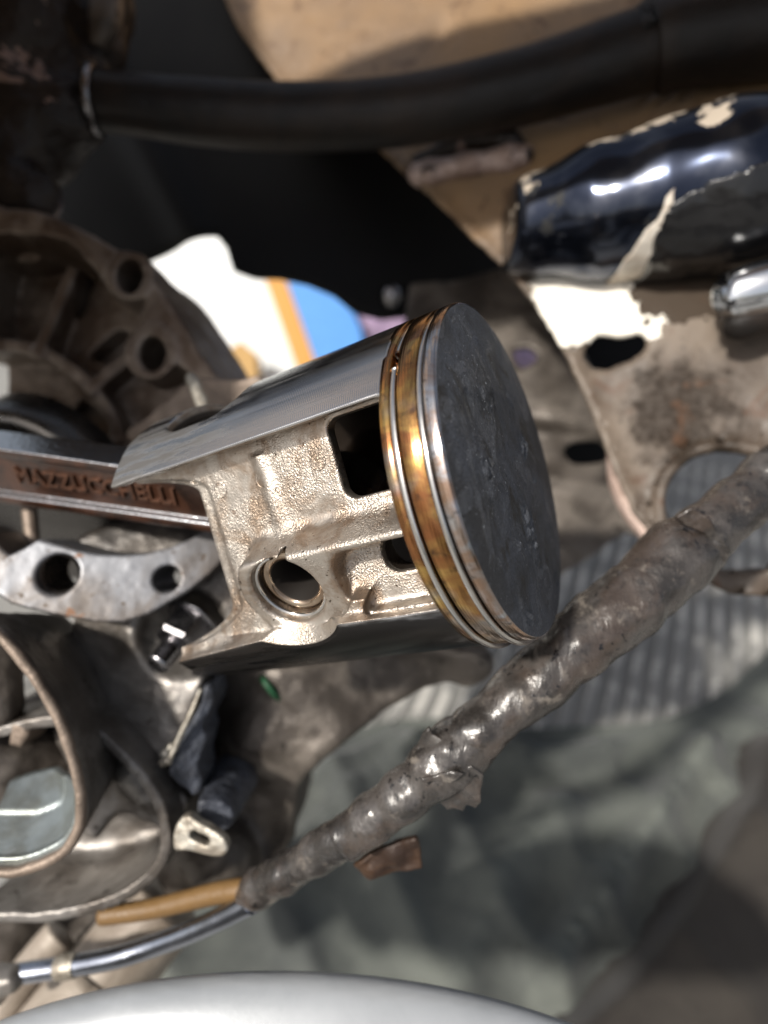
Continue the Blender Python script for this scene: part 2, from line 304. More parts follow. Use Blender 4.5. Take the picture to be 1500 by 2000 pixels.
# ------------------------------------------------------------------ SETTING: floor with ribs
def world_mesh(name, v, F, mat, kind=None, smooth=True, loc=None):
    me = bpy.data.meshes.new(name); v = np.asarray(v, float); loc = np.zeros(3) if loc is None else np.asarray(loc)
    me.from_pydata((v-loc).tolist(), [], F if isinstance(F, list) else F.tolist()); me.update()
    if smooth: me.polygons.foreach_set('use_smooth', np.ones(len(me.polygons), bool))
    me.materials.append(mat); o = bpy.data.objects.new(name, me); o.location = loc; COL.objects.link(o)
    if kind: o['kind'] = kind
    return o
M['floor'] = grimy('grey_floor', (0.24, 0.235, 0.22), (0.19, 0.185, 0.175), 0.01, 0.0, (0.5, 0.7), 0.3, 0.15)
M['rib'] = grimy('worn_floor_rib', (0.25, 0.245, 0.23), (0.52, 0.50, 0.46), 0.05, 0.0, (0.45, 0.65), 0.4, 0.15, lo=0.47, hi=0.55)
floor = world_mesh('floor', [(-4, -2, 0), (4, -2, 0), (4, 8, 0), (-4, 8, 0)], [(0, 1, 2, 3)], M['floor'], 'structure')
g0, g1 = ground(1335, 1250), ground(1318, 1420); rdir = (g1-g0)/np.linalg.norm(g1-g0); rdir[2] = 0
rp = np.array([-rdir[1], rdir[0], 0]); rl = 0.26
def rib_mesh():
    sec = [(-.0024, -.001), (-.0022, .0007), (-.0014, .0013), (.0014, .0013), (.0022, .0007), (.0024, -.001)]; v = []
    for e in (-1, 1):
        for a, b in sec: v.append(rdir*e*rl+rp*a+np.array([0, 0, b]))
    F = [(i, i+1, i+7, i+6) for i in range(5)]+[(5, 4, 3, 2, 1, 0), (6, 7, 8, 9, 10, 11)]
    me = bpy.data.meshes.new('rib'); me.from_pydata([tuple(p) for p in v], [], F); me.update(); me.materials.append(M['rib']); return me
ribme = rib_mesh(); mid = ground(1200, 1330)
for i in range(-30, 32):
    o = bpy.data.objects.new('rib', ribme); COL.objects.link(o); o.parent = floor; q = mid+rp*i*0.0105; o.location = (q[0], q[1], 0.001+0.0004*random.random())

def cloth(name, outline_px, mat, label, cat, base=0.002, fold=0.012, kdir=(1, 0.4), fr=14.0, res=0.003, seed=0, soft=0.02, creases=()):
    pg = np.array([ground(*q)[:2] for q in outline_px]); pg = spline(pg, 5)
    lo, hi = pg.min(0)-0.01, pg.max(0)+0.01; xs = np.arange(lo[0], hi[0], res); ys = np.arange(lo[1], hi[1], res); X, Y = np.meshgrid(xs, ys, indexing='ij')
    d = sd_poly(X, Y, pg); n = np.array(kdir)/np.hypot(*kdir); p3 = np.stack([X.ravel(), Y.ravel(), np.full(X.size, seed*3.1)], 1)
    ph = (X*n[0]+Y*n[1])*fr+2.2*fnoise(p3*5+seed).reshape(X.shape)*2
    z = base+fold*(1-np.abs(np.sin(ph*0.5)))**1.4*(0.5+1.2*np.abs(fnoise(p3*4+9+seed).reshape(X.shape)))+fold*0.8*(fnoise(p3*11+seed*2).reshape(X.shape)+0.6)*0.6+0.0012*fnoise(p3*60).reshape(X.shape)
    for cp, am, wd in creases:
        cl = spline(np.array([ground(*q)[:2] for q in cp]), 5, False); dc = np.min(np.hypot(X[..., None]-cl[:, 0], Y[..., None]-cl[:, 1]), -1); z = z+am*np.exp(-(dc/wd)**2)
    z = np.maximum(z*np.clip(-d/soft, 0.12, 1), 0.0045)
    gx, gy = np.gradient(d, res); gl = np.hypot(gx, gy)+1e-6; mv = (d > -res*0.75) & (d < res*0.75); X = np.where(mv, X-gx/gl*d, X); Y = np.where(mv, Y-gy/gl*d, Y)
    keep = d < res*0.75; idx = np.full(X.shape, -1); idx[keep] = np.arange(keep.sum())
    v = np.stack([X[keep], Y[keep], z[keep]], 1); F = []
    a, b, c, e = idx[:-1, :-1], idx[1:, :-1], idx[1:, 1:], idx[:-1, 1:]; ok = (a >= 0) & (b >= 0) & (c >= 0) & (e >= 0)
    F = np.stack([a[ok], b[ok], c[ok], e[ok]], 1)
    o = world_mesh(name, v, F, mat, loc=(v[:, 0].mean(), v[:, 1].mean(), 0)); return tag(o, label, cat)
def mat_cloth(name, c1, c2, scale):
    m = NT(name); f = m.step(m.noise(scale, 5, 0.6, dist=0.4), 0.36, 0.64); st = m.step(m.noise(scale*4, 5, 0.7, off=6), 0.62, 0.75); c = m.mix(f, c1, c2); c = m.mix(st, c, tuple(q*0.45 for q in c1))
    m.set(col=c, rough=0.9, spec=0.2, sheen=0.15, nrm=m.bump(m.noise(0.9, 3), 0.3)); return m.m
M['clothgreen'] = mat_cloth('grey_green_cotton', (0.118, 0.126, 0.113), (0.066, 0.071, 0.068), 0.02)
M['clothbrown'] = mat_cloth('brown_cotton', (0.040, 0.035, 0.030), (0.024, 0.020, 0.018), 0.02)
cloth('drop_cloth', [(420, 1560), (600, 1475), (720, 1425), (850, 1412), (1000, 1430), (1120, 1428), (1250, 1422), (1340, 1395), (1420, 1350), (1520, 1270), (1700, 1260), (1750, 1700), (1300, 2300), (700, 2400), (200, 2300), (200, 1900)], M['clothgreen'],
      'grey green drop cloth rumpled on the floor below the cable', 'cloth', fold=0.013, kdir=(1, 0.55), fr=150, creases=(([(860, 1470), (950, 1490), (1050, 1500), (1160, 1490), (1260, 1440)], 0.016, 0.007), ([(860, 1510), (980, 1530), (1100, 1530), (1220, 1500), (1300, 1450)], -0.010, 0.008), ([(1080, 1900), (1180, 1740), (1280, 1600), (1360, 1470)], 0.014, 0.008), ([(900, 1900), (1000, 1700), (1100, 1590)], 0.010, 0.009), ([(560, 1700), (700, 1560), (820, 1480)], 0.012, 0.008), ([(560, 1560), (680, 1500), (760, 1450)], 0.012, 0.006)))
cloth('dust_sheet', [(1480, 1430), (1400, 1560), (1290, 1740), (1170, 1890), (1040, 2010), (980, 2200), (1500, 2300), (1900, 2000), (1800, 1500)], M['clothbrown'],
      'dark brown sheet lying over the green cloth, lower right', 'cloth', base=0.026, fold=0.006, kdir=(1, 0.6), fr=90, seed=3, soft=0.012)

# ------------------------------------------------------------------ far things on the floor behind the engine
def box_mesh(hx, hy, hz, bev):
    import bmesh
    bm = bmesh.new(); bmesh.ops.create_cube(bm, size=1); bmesh.ops.scale(bm, vec=(hx*2, hy*2, hz*2), verts=bm.verts)
    bmesh.ops.translate(bm, vec=(0, 0, hz), verts=bm.verts); bmesh.ops.bevel(bm, geom=bm.edges[:], offset=bev, segments=2, affect='EDGES'); v = np.array([p.co[:] for p in bm.verts]); F = [[q.index for q in f.verts] for f in bm.faces]; bm.free(); return v, F
def plane3(p1, p2, p3):
    n = np.cross(p2-p1, p3-p1); n = n/np.linalg.norm(n); return n, float(n@p1)
def on_plane(pl, px, py):
    d = np.array([(px-750)/FPX, -(py-1000)/FPX, -1.0]); return d*(pl[1]/(pl[0]@d))
def zplane(pl, x, y): n, c = pl; return (c-n[0]*x-n[1]*y)/n[2]
def pxy(pl, pts): return np.array([on_plane(pl, *q)[:2] for q in pts])
def prism(outline, zf, depth):
    """closed prism from an outline (camera mm), front at zf, going back by depth, front rim slightly broken"""
    o = np.array(outline); n = len(o); c = o.mean(0); v = []
    for s, z in ((0.985, zf), (1, zf-depth*0.06), (1, zf-depth)): v += [(*(c+(q-c)*s), z) for q in o]
    F = [tuple(range(n))[::1], tuple(range(2*n, 3*n))[::-1]]
    for k in range(2): F += [(k*n+i, (k+1)*n+i, (k+1)*n+(i+1) % n, k*n+(i+1) % n) for i in range(n)]
    return np.array(v), F

M['white'] = simple('white_card', (0.78, 0.80, 0.80), 0, 0.6); M['orange'] = simple('orange_card', (0.62, 0.30, 0.06), 0, 0.6); M['blue'] = simple('blue_card', (0.09, 0.30, 0.72), 0, 0.6); M['purple'] = mat_cloth('purple_cotton', (0.36, 0.26, 0.40), (0.27, 0.20, 0.28), 0.02)
M['cardboard'] = simple('cardboard', (0.50, 0.31, 0.12), 0, 0.8)
t = T('printed_carton', P(480, 770, 600), 'far white carton with an orange band and blue panel standing on the floor', 'carton')
for nm, pts, m_, z in (('white_panel', [(225, 500), (300, 445), (445, 420), (508, 520), (600, 745), (560, 800), (300, 800), (225, 700)], 'white', -606), ('orange_band', [(508, 520), (546, 512), (628, 740), (588, 745)], 'orange', -604), ('blue_panel', [(546, 512), (640, 510), (705, 640), (720, 740), (628, 740)], 'blue', -605)):
    part(nm, *prism(XY(pts, -z), z, 50), M[m_], t, smooth=False)
o = solo('cardboard_offcut', P(470, 740, 560), *prism(XY([(435, 690), (470, 665), (500, 690), (505, 800), (440, 800)], 556), -556, 25), M['cardboard'], 'small brown cardboard offcut in front of the white carton', 'cardboard', smooth=False)
def f(x, y, z):
    a = P(760, 640, 640); b = P(990, 740, 640); c = P(860, 600, 640)
    return smin(smin(np.sqrt(((x-a[0])/60)**2+((y-a[1])/30)**2+((z-a[2])/25)**2)*25-25, np.sqrt(((x-b[0])/60)**2+((y-b[1])/36)**2+((z-b[2])/25)**2)*25-25, 12), np.sqrt(((x-c[0])/50)**2+((y-c[1])/24)**2+((z-c[2])/25)**2)*25-25, 12)
v, q = surfnet(f, P(600, 850, 680)*[1, 1, 1]-[0, 0, 20], P(1160, 520, 600)+[40, 40, 20], 4, disp=[(9, 0.05), (3, 0.15)])
solo('purple_rag', P(860, 740, 640), v, q, M['purple'], 'crumpled purple rag on the floor behind the piston', 'rag')

# ------------------------------------------------------------------ black inner panel, upper middle
pts = [(60, 620), (200, 545), (285, 503), (360, 478), (425, 463), (445, 490), (458, 533), (500, 546), (545, 545), (600, 556), (650, 576), (690, 608), (740, 620), (790, 612), (830, 588), (870, 565), (940, 560), (1090, 540), (1090, 300), (900, 60), (700, -300), (500, -700), (-100, -700), (-60, 100)]
pg = XY(pts, 240); c0 = P(520, 330, 240)
def f(x, y, z):
    zs = -240-0.0016*(x-c0[0])**2+4.5*np.exp(-(((x+0.55*y)-(P(330, 370, 240)[0]+0.55*P(330, 370, 240)[1]))/9)**2)
    return smax(sd_poly(x, y, pg), np.abs(z-zs)-2.5, 2)
t = T('splash_panel', P(520, 540, 240), 'large black plastic panel with a notched lower edge behind the hose', 'panel')
v, q = surfnet(f, [pg[:, 0].min()-3, pg[:, 1].min()-3, -300], [pg[:, 0].max()+3, pg[:, 1].max()+3, -228], 1.6); part('panel_sheet', v, q, M['blackpanel'], t)
B = frame([0.1, 0.2, 1]); v, F = lathe([(0.01, 4), (2.4, 3.6), (3.4, 2.4), (3.7, 0), (3.7, -2)], 20); part('screw', v@B.T+P(765, 578, 238), F, M['nut'], t)

# ------------------------------------------------------------------ scooter frame: tan and grey sheet on the right
PL = plane3(P(550, 100, 222), P(1300, 700, 160), P(1300, 1100, 150))
edge = [(395, -90), (470, 70), (545, 165), (640, 232), (735, 300), (860, 405), (985, 528), (1045, 605), (1100, 700), (1150, 805), (1200, 925), (1235, 1000), (1290, 1065), (1350, 1120)]
outl = edge+[(1420, 1160), (1560, 1168), (1640, 1100), (1640, -900), (-100, -900), (150, -520)]
pgF = pxy(PL, outl); orgF = on_plane(PL, 1250, 650)
hole1 = spline(pxy(PL, [(1140, 690), (1165, 660), (1215, 665), (1250, 655), (1256, 685), (1225, 705), (1180, 722), (1150, 715)]), 4)
cc = on_plane(PL, 1425, 995); rcc = np.linalg.norm(on_plane(PL, 1425, 1115)[:2]-cc[:2])
dimp = on_plane(PL, 860, 75)
def f(x, y, z):
    dp = sd_poly(x, y, pgF)
    zs = zplane(PL, x, y)+2.2*np.exp(-(dp/2.2)**2)-2.0*np.exp(-((x-dimp[0])**2+(y-dimp[1])**2*0.5)/16)+3*np.sin(x*0.05+1)*np.cos(y*0.045)
    rr = np.sqrt((x-cc[0])**2+((y-cc[1])*0.92)**2); zs = zs+2.4*np.exp(-((rr-rcc)/1.7)**2)
    d = smax(dp, np.abs(z-zs)*0.85-1.1, 0.8); d = smax(d, -sd_poly(x, y, hole1), 0.8); return smax(d, -(rr-rcc+1.6), 0.8)
def mat_frame():
    m = NT('scooter_body_paint'); X = m.sep(m.mm)
    tanf = m.step(m.ma('ADD', X[1], m.ma('MULTIPLY', m.noise(0.05, 4), 18)), 25, 48)
    grey = m.mix(m.step(m.noise(0.04, 5, off=2), 0.38, 0.62), (0.165, 0.13, 0.10), (0.085, 0.065, 0.05)); c = m.mix(tanf, grey, m.mix(m.step(m.noise(0.02, 4), 0.35, 0.65), (0.27, 0.168, 0.085), (0.20, 0.135, 0.085)))
    def blob(px, py, rx, ry, amp=1.0, sc_=0.12, off=0.0, soft=0.04):
        p = on_plane(PL, px, py)-orgF; d = m.vm('LENGTH', m.vm('MULTIPLY', m.vm('SUBTRACT', m.mm, tuple(p)), (1/rx, 1/ry, 0))); return m.step(m.ma('ADD', m.ma('MULTIPLY', m.noise(sc_, 6, 0.65, off=off), amp), m.ma('SUBTRACT', 1.0, d)), 0.5+amp*0.5-0.5, 0.5+soft+amp*0.5-0.5)
    soot_or_shade = m.ma('MULTIPLY', blob(1330, 810, 15, 19, 2.6, 0.16, 3, 0.55), m.rng(m.noise(0.5, 5, 0.7, off=8), 0.35, 0.6, 0.55, 1.0)); c = m.mix(soot_or_shade, c, (0.026, 0.019, 0.014))
    brown = blob(1320, 560, 13, 12, 1.3, 0.16, 5); c = m.mix(brown, c, (0.055, 0.041, 0.030))
    pale = m.ma('MULTIPLY', blob(1175, 590, 20, 14, 1.2, 0.13, 1), m.ma('SUBTRACT', 1.0, brown)); c = m.mix(pale, c, (0.86, 0.81, 0.71))
    rust = m.step(m.noise(0.10, 6, 0.7, off=27, dist=0.6), 0.56, 0.66); c = m.mix(m.ma('MULTIPLY', rust, m.ma('MULTIPLY', m.ma('SUBTRACT', 1.0, pale), 0.75)), c, (0.085, 0.042, 0.022))
    st = m.step(m.noise(0.45, 4, 0.65, off=11), 0.64, 0.70); c = m.mix(st, c, (0.05, 0.038, 0.03))
    n = m.bump(m.noise(0.6, 4), 0.12); n = m.bump(pale, 0.25, -0.8, n); n = m.bump(brown, 0.3, 0.8, n)
    m.set(col=c, rough=m.mixf(pale, m.rng(m.noise(0.1, 4), 0.3, 0.7, 0.38, 0.6), 0.4), metal=0.0, nrm=n, spec=m.mixf(m.ma('MAXIMUM', soot_or_shade, brown), 0.4, 0.08)); return m.m
M['frame'] = mat_frame()
t = T('scooter_frame', orgF, 'tan and grey scooter frame sheet with rusty worn paint at the right', 'frame')
v, q = surfnet(f, [pgF[:, 0].min()-3, pgF[:, 1].min()-3, -420], [pgF[:, 0].max()+3, pgF[:, 1].max()+3, -118], 1.7, disp=[(0.35, 0.25)]); part('body_sheet', v, q, M['frame'], t)
# weld bead
def f(x, y, z):
    d = None
    for k in range(9):
        p = on_plane(PL, 818+k*25, 348-k*4.4)+np.array([0, 0, 2.2]); b = sd_ball(x, y, z, p, 3.6+0.5*math.sin(k*2.1)); d = b if d is None else smin(d, b, 2.0)
    return d
a, b = on_plane(PL, 818, 348), on_plane(PL, 1020, 312)
M['weld'] = grimy('weld_bead_paint', (0.50, 0.38, 0.33), (0.30, 0.21, 0.17), 0.15, 0.3, (0.35, 0.55), 0.9, 0.4, spots=((0.04, 0.03, 0.025), 0.2, 0.6))
v, q = surfnet(f, np.minimum(a, b)-8, np.maximum(a, b)+8, 0.6, disp=[(0.6, 0.5)]); part('weld_bead', v, q, M['weld'], t)
v, F = tube([on_plane(PL, 805, 325)+[0, 0, 2.5], on_plane(PL, 900, 292)+[0, 0, 4], on_plane(PL, 985, 285)+[0, 0, 4], on_plane(PL, 1020, 300)+[0, 0, 2]], [1.5, 2.6, 2.8, 1.5], 14, wob=0.5, fr=0.4); part('sealant_bead', v, F, M['grimeblack'], t)
# unseen sheet added beyond the left and top edges to shade the upper left
fp = [(-320, 30), (-66, 30), (-66, 116), (140, 116), (140, 190), (-118, 194), (-140, 275), (-320, 275)]; v = []; nf = len(fp)
for dz in (0, -2.0): v += [(x_, y_, -100+0.04*(x_+66)+dz) for x_, y_ in fp]
part('shade_sheet', v, [tuple(range(nf)), tuple(range(nf, 2*nf))[::-1]]+[(i, i+nf, (i+1) % nf+nf, (i+1) % nf) for i in range(nf)], M['tan'], t, smooth=False)
# chromed frame pipe with flaking paint
def mat_pipe():
    m = NT('flaking_chrome'); X = m.sep(m.mm); fl = m.step(m.noise(0.05, 6, 0.62, dist=0.5, off=4), 0.60, 0.61); bl = m.noise(0.06, 4)
    c = m.mix(m.step(bl, 0.4, 0.62), (0.028, 0.034, 0.052), (0.10, 0.108, 0.13)); c = m.mix(fl, c, (0.45, 0.38, 0.30)); tar = m.step(m.noise(0.045, 5, 0.6, off=21), 0.66, 0.675); c = m.mix(tar, c, (0.012, 0.012, 0.012))
    n = m.bump(m.noise(0.05, 1, 0.4, off=2), 2.2); n = m.bump(fl, 0.3, 0.8, n)
    m.set(col=c, metal=m.mixf(fl, m.mixf(tar, 0.95, 0.0), 0.2), rough=m.mixf(fl, m.mixf(tar, 0.14, 0.35), 0.45), nrm=n); return m.m
M['pipe'] = mat_pipe()
pp = [(P(990, 455, 172), 10.5), (P(1060, 440, 168), 12.5), (P(1170, 420, 162), 16), (P(1300, 392, 156), 17.5), (P(1430, 365, 150), 18), (P(1620, 325, 144), 18)]
t2 = T('frame_pipe', P(1250, 420, 160), 'dark mirror chrome pipe with flaking paint crossing the upper right', 'pipe')
M['tar'] = simple('glossy_black_coat', (0.008, 0.008, 0.009), 0, 0.2, 0.12, 0.12); M['chrome'] = simple('bright_chrome', (0.70, 0.72, 0.75), 1, 0.1, 0.05, 0.2); M['bare'] = grimy('pale_primer', (0.62, 0.57, 0.50), (0.40, 0.33, 0.26), 0.2, 0.0, (0.4, 0.6), 0.8, 0.15)
def blobs(lst, k=2.5):
    def f(x, y, z):
        d = None
        for (px, py, dd, r) in lst:
            p = P(px, py, dd); b = sd_ball(x, y, z, p, r); d = b if d is None else smin(d, b, k)
        return d
    c = np.array([P(a, b, c_) for a, b, c_, r in lst]); R = max(r for *_, r in lst)+3; return f, c.min(0)-R, c.max(0)+R
def pf(x, y, z):
    d = None
    for (a, ra), (b, rb) in zip(pp[:-1], pp[1:]):
        k = sd_caps(x, y, z, a, b, ra, rb); d = k if d is None else smin(d, k, 4)
    return smax(d, pp[0][0][0]-x, 2.0)+0.25*np.sin(x*0.22+y*0.1)*np.sin(y*0.25)
A = np.array([a for a, b in pp]); v, q = surfnet(pf, A.min(0)-21, np.minimum(A.max(0), [112, 200, 0])+21, 0.9, disp=[(0.5, 0.06)]); part('pipe_wall', v, q, M['pipe'], t2)
def jag(pts, d, n=4, amp=0.5):
    k = spline(XY(pts, d), n); return k+rng.normal(0, amp, k.shape)
def coat(name, pts, d, mat, th, off=0.0, amp=0.45):
    pg = jag(pts, d, 5, amp); f = lambda x, y, z: smax(np.maximum(sd_poly(x, y, pg), -170-z), np.abs(pf(x, y, z)-off)-th, 0.35)
    v, q = surfnet(f, [pg[:, 0].min()-2, pg[:, 1].min()-2, -166], [pg[:, 0].max()+2, pg[:, 1].max()+2, -118], 0.5, disp=[(0.25, 0.3)]); part(name, v, q, mat, t2)
coat('bare_patch', [(1288, 392), (1296, 440), (1310, 480), (1350, 520), (1330, 556), (1270, 560), (1205, 545), (1222, 520), (1243, 490), (1262, 452)], 146, M['bare'], 0.5, 0.1)
coat('black_coat', [(1288, 452), (1292, 425), (1315, 402), (1350, 392), (1400, 380), (1450, 372), (1580, 345), (1600, 500), (1480, 512), (1410, 500), (1360, 506), (1318, 512), (1298, 488)], 143, M['tar'], 0.9, 0.5, 0.3)
t3 = T('chrome_rod', P(1400, 570, 142), 'short bright chrome rod poking out under the flaking pipe', 'rod')
v, F = tube([P(1432, 578, 143), P(1437, 577, 142.5), P(1500, 560, 140), P(1640, 530, 136)], [5.0, 5.9, 6.2, 6.3], 28, smoothn=5); part('rod_sleeve', v, F, M['chrome'], t3)
v, F = tube([P(1425, 632, 146), P(1440, 630, 145), P(1500, 604, 143), P(1620, 575, 140)], [2.5, 4.4, 4.8, 4.8], 22, smoothn=5); part('rubber_sleeve', v, F, M['rubber'], t3)

# ------------------------------------------------------------------ inner panel between crown and frame
PI_ = plane3(P(900, 560, 235), P(1250, 700, 215), P(1150, 1150, 190))
outl = [(800, 560), (880, 552), (1000, 520), (1110, 640), (1260, 900), (1350, 1080), (1240, 1042), (1170, 1080), (1100, 1118), (1010, 1190), (950, 1270), (900, 1300), (800, 1340), (700, 1250)]
pgI = pxy(PI_, outl); q0 = on_plane(PI_, 1080, 900)
slot = spline(pxy(PI_, [(1105, 880), (1130, 862), (1180, 860), (1200, 880), (1190, 900), (1130, 905)]), 4)
notch = spline(pxy(PI_, [(1000, 690), (1016, 722), (1046, 705), (1030, 685)]), 4)
def f(x, y, z):
    g = [on_plane(PI_, *k) for k in ((1000, 850), (1240, 800))]; u = (x-q0[0])*0.2+(y-q0[1])
    zs = zplane(PI_, x, y)+3.2*np.tanh((u-12)*0.5)+2.2*np.exp(-((u+6)/3)**2)-2*np.tanh((u+26)*0.6)+1.5*np.sin(x*0.14)
    d = smax(sd_poly(x, y, pgI), np.abs(z-zs)*0.8-1.2, 1.0); d = smax(d, -sd_poly(x, y, slot), 1.0); return smax(d, -sd_poly(x, y, notch), 1.0)
t = T('inner_panel', on_plane(PI_, 1100, 1100), 'brown creased inner sheet panel just right of the piston crown', 'panel')
v, q = surfnet(f, [pgI[:, 0].min()-3, pgI[:, 1].min()-3, -275], [pgI[:, 0].max()+3, pgI[:, 1].max()+3, -160], 1.1, disp=[(0.5, 0.12)]); part('panel_sheet', v, q, M['case_dark'], t)
bk = XY([(1060, 560), (1330, 560), (1345, 760), (1300, 930), (1120, 960), (1080, 860), (1075, 760)], 245)
part('hole_shade_sheet', *prism(bk, -245, 6), M['blackpanel'], t, smooth=False)  # black sheet added behind the frame hole to keep it dark
v, F = tube([P(1196, 880, 168), P(1208, 940, 164), P(1235, 1000, 160), P(1280, 1060, 156)], [1.5, 2.6, 2.7, 2.2], 14); part('edge_bead', v, F, M['weld'], t)

# ------------------------------------------------------------------ thick dark hose across the top
t = T('rubber_hose', P(700, 230, 172), 'thick dark rubber hose running across the top of the picture', 'hose')
hp = [(175, 195, 170, 7.5), (250, 203, 171, 7.7), (400, 221, 174, 8.4), (560, 230, 176, 8.7), (720, 224, 176, 8.9), (880, 202, 174, 9.2), (1040, 165, 171, 9.6), (1170, 126, 168, 10), (1285, 88, 165, 10.4)]
v, F = tube([P(a, b, c) for a, b, c, r in hp], [r for *_, r in hp], 36, smoothn=10, wob=0.03, fr=0.06); part('hose_wall', v, F, M['rubber'], t)
hp = [(1278, 90, 165, 11.2), (1290, 86, 164.5, 11.6), (1380, 66, 161, 11.9), (1500, 48, 157, 12.2), (1640, 30, 153, 12.4)]
v, F = tube([P(a, b, c) for a, b, c, r in hp], [r for *_, r in hp], 36, smoothn=8, wob=0.02, fr=0.06); part('outer_sleeve', v, F, M['rubber'], t)
d = P(250, 203, 171)-P(175, 195, 170); B = frame(d); v, F = lathe([(7.6, -1), (8.6, -0.8), (8.8, 0), (8.6, 0.8), (7.6, 1)], 40, closed_prof=True); part('hose_clip', v@B.T+P(188, 196, 170), F, M['nut'], t)

# ------------------------------------------------------------------ greasy mounting block, top left
f, lo, hi = blobs([(20, 40, 165, 11), (90, 20, 168, 10), (30, 150, 172, 13), (110, 130, 175, 11), (190, 90, 178, 9), (205, 20, 178, 8), (60, 235, 172, 12), (130, 230, 172, 9), (10, 300, 170, 10), (90, 300, 178, 8), (-60, 150, 172, 20), (-60, 300, 172, 16), (160, 180, 176, 8), (30, 380, 168, 8), (75, 385, 168, 5.5)], 5)
t = T('mounting_block', P(60, 300, 172), 'greasy black engine mounting block in the upper left corner', 'mount')
v, q = surfnet(f, lo, hi, 0.9, disp=[(2.5, 0.09), (0.8, 0.35)]); part('block_casting', v, q, M['grimeblack'], t)
v, F = tube([P(208, -40, 166), P(205, 40, 165), P(190, 90, 166)], [4.5, 4.2, 2.2], 18); part('mount_lug', v, F, M['case_dark'], t)
for a, b in ((30, 350), (60, 372), (15, 335)): pass

# ------------------------------------------------------------------ CRANKCASE
CK = T('crankcase', P(200, 1500, 130), 'dirty aluminium crankcase with bored flange and round openings at the left', 'engine')
# upper housing
ho = spline(XY([(-120, 400), (0, 396), (60, 404), (130, 432), (205, 474), (285, 528), (345, 610), (395, 690), (437, 750), (452, 790), (420, 830), (330, 870), (260, 930), (-120, 960)], 155), 4)
pk1 = spline(XY([(-80, 470), (0, 458), (60, 448), (130, 468), (158, 500), (140, 540), (100, 610), (-80, 650)], 155), 4)
pk2 = spline(XY([(200, 610), (240, 640), (235, 690), (190, 700), (120, 680), (150, 640)], 155), 4)
bc = P(-40, 935, 155); br = 262/FPX*155
def f(x, y, z):
    zf = -155+0.10*(x-P(200, 600, 155)[0]); dh = sd_poly(x, y, ho)
    d = smax(dh-0.12*(zf-z), np.maximum(z-zf, -190-z), 1.2)
    wob = 1.4*np.sin(x*0.42+y*0.2)+1.0*np.sin(y*0.5-x*0.15); d = smax(d, -np.maximum(dh+7.0+wob+0.2*(zf-z), zf-11-z), 0.9)
    d = smax(d, -np.maximum(sd_poly(x, y, pk1)+0.12*(zf-z), zf-20-z), 1.0)
    d = smax(d, -np.maximum(sd_poly(x, y, pk2)+0.1*(zf-z), zf-18-z), 1.0)
    rb = np.sqrt((x-bc[0])**2+(y-bc[1])**2); an = np.arctan2(y-bc[1], x-bc[0])
    rim = np.maximum(np.abs(rb-br-1.6)-1.6, np.maximum(z-(zf-3), -190-z)); d = smin(d, rim, 0.8)
    for a0 in (0.25, 0.72, 1.22): d = smin(d, smax(np.maximum(np.abs((an-a0)*rb)-1.6, np.maximum(br-rb, rb-br-26)), np.maximum(z-(zf-2-0.12*(rb-br)), -190-z), 0.8)+np.maximum(dh+3, 0)*0.5, 1.5)
    d = smax(d, -np.maximum(rb-br, zf-18-z), 0.6)
    bo = P(300, 690, 155); d = smin(d, np.maximum(np.sqrt((x-bo[0])**2+(y-bo[1])**2)-7.0, np.maximum(z-zf-0.6, -180-z)), 1.2)
    bo = P(256, 541, 155); d = smin(d, np.maximum(np.sqrt((x-bo[0])**2+(y-bo[1])**2)-6.2, np.maximum(z-zf-0.2, -180-z)), 1.2)
    for hx, hy, r in ((302, 694, 3.5), (256, 541, 3.5)):
        h = P(hx, hy, 155); d = smax(d, -np.maximum(np.sqrt((x-h[0])**2+((y-h[1])*0.8)**2)-r, zf-16-z), 0.6)
    tr = P(110, 800, 155); d = smax(d, -np.maximum(sd_box2((x-tr[0])*0.8-(y-tr[1])*0.6, (y-tr[1])*0.8+(x-tr[0])*0.6, 0, 0, 6, 3.4, 1), zf-24-z), 1)
    return d
v, q = surfnet(f, [ho[:, 0].min()+8, ho[:, 1].min()-6, -192], [ho[:, 0].max()+8, ho[:, 1].max()+6, -136], 0.75, disp=[(0.5, 0.2), (0.2, 0.8)]); part('upper_housing', v, q, M['case_brown'], CK)
# cylinder flange, upper corner behind the skirt
fl = spline(XY([(250, 850), (300, 812), (370, 752), (400, 742), (470, 748), (520, 740), (520, 820), (400, 880), (300, 890)], 150), 3)
v, q = surfnet(lambda x, y, z: extr(sd_poly(x, y, fl), z, -160, -148+0.1*(y-20), 0.8), [fl[:, 0].min()-2, fl[:, 1].min()-2, -162], [fl[:, 0].max()+2, fl[:, 1].max()+2, -138], 0.8, disp=[(0.3, 0.3)]); part('upper_flange', v, q, M['lip'], CK)
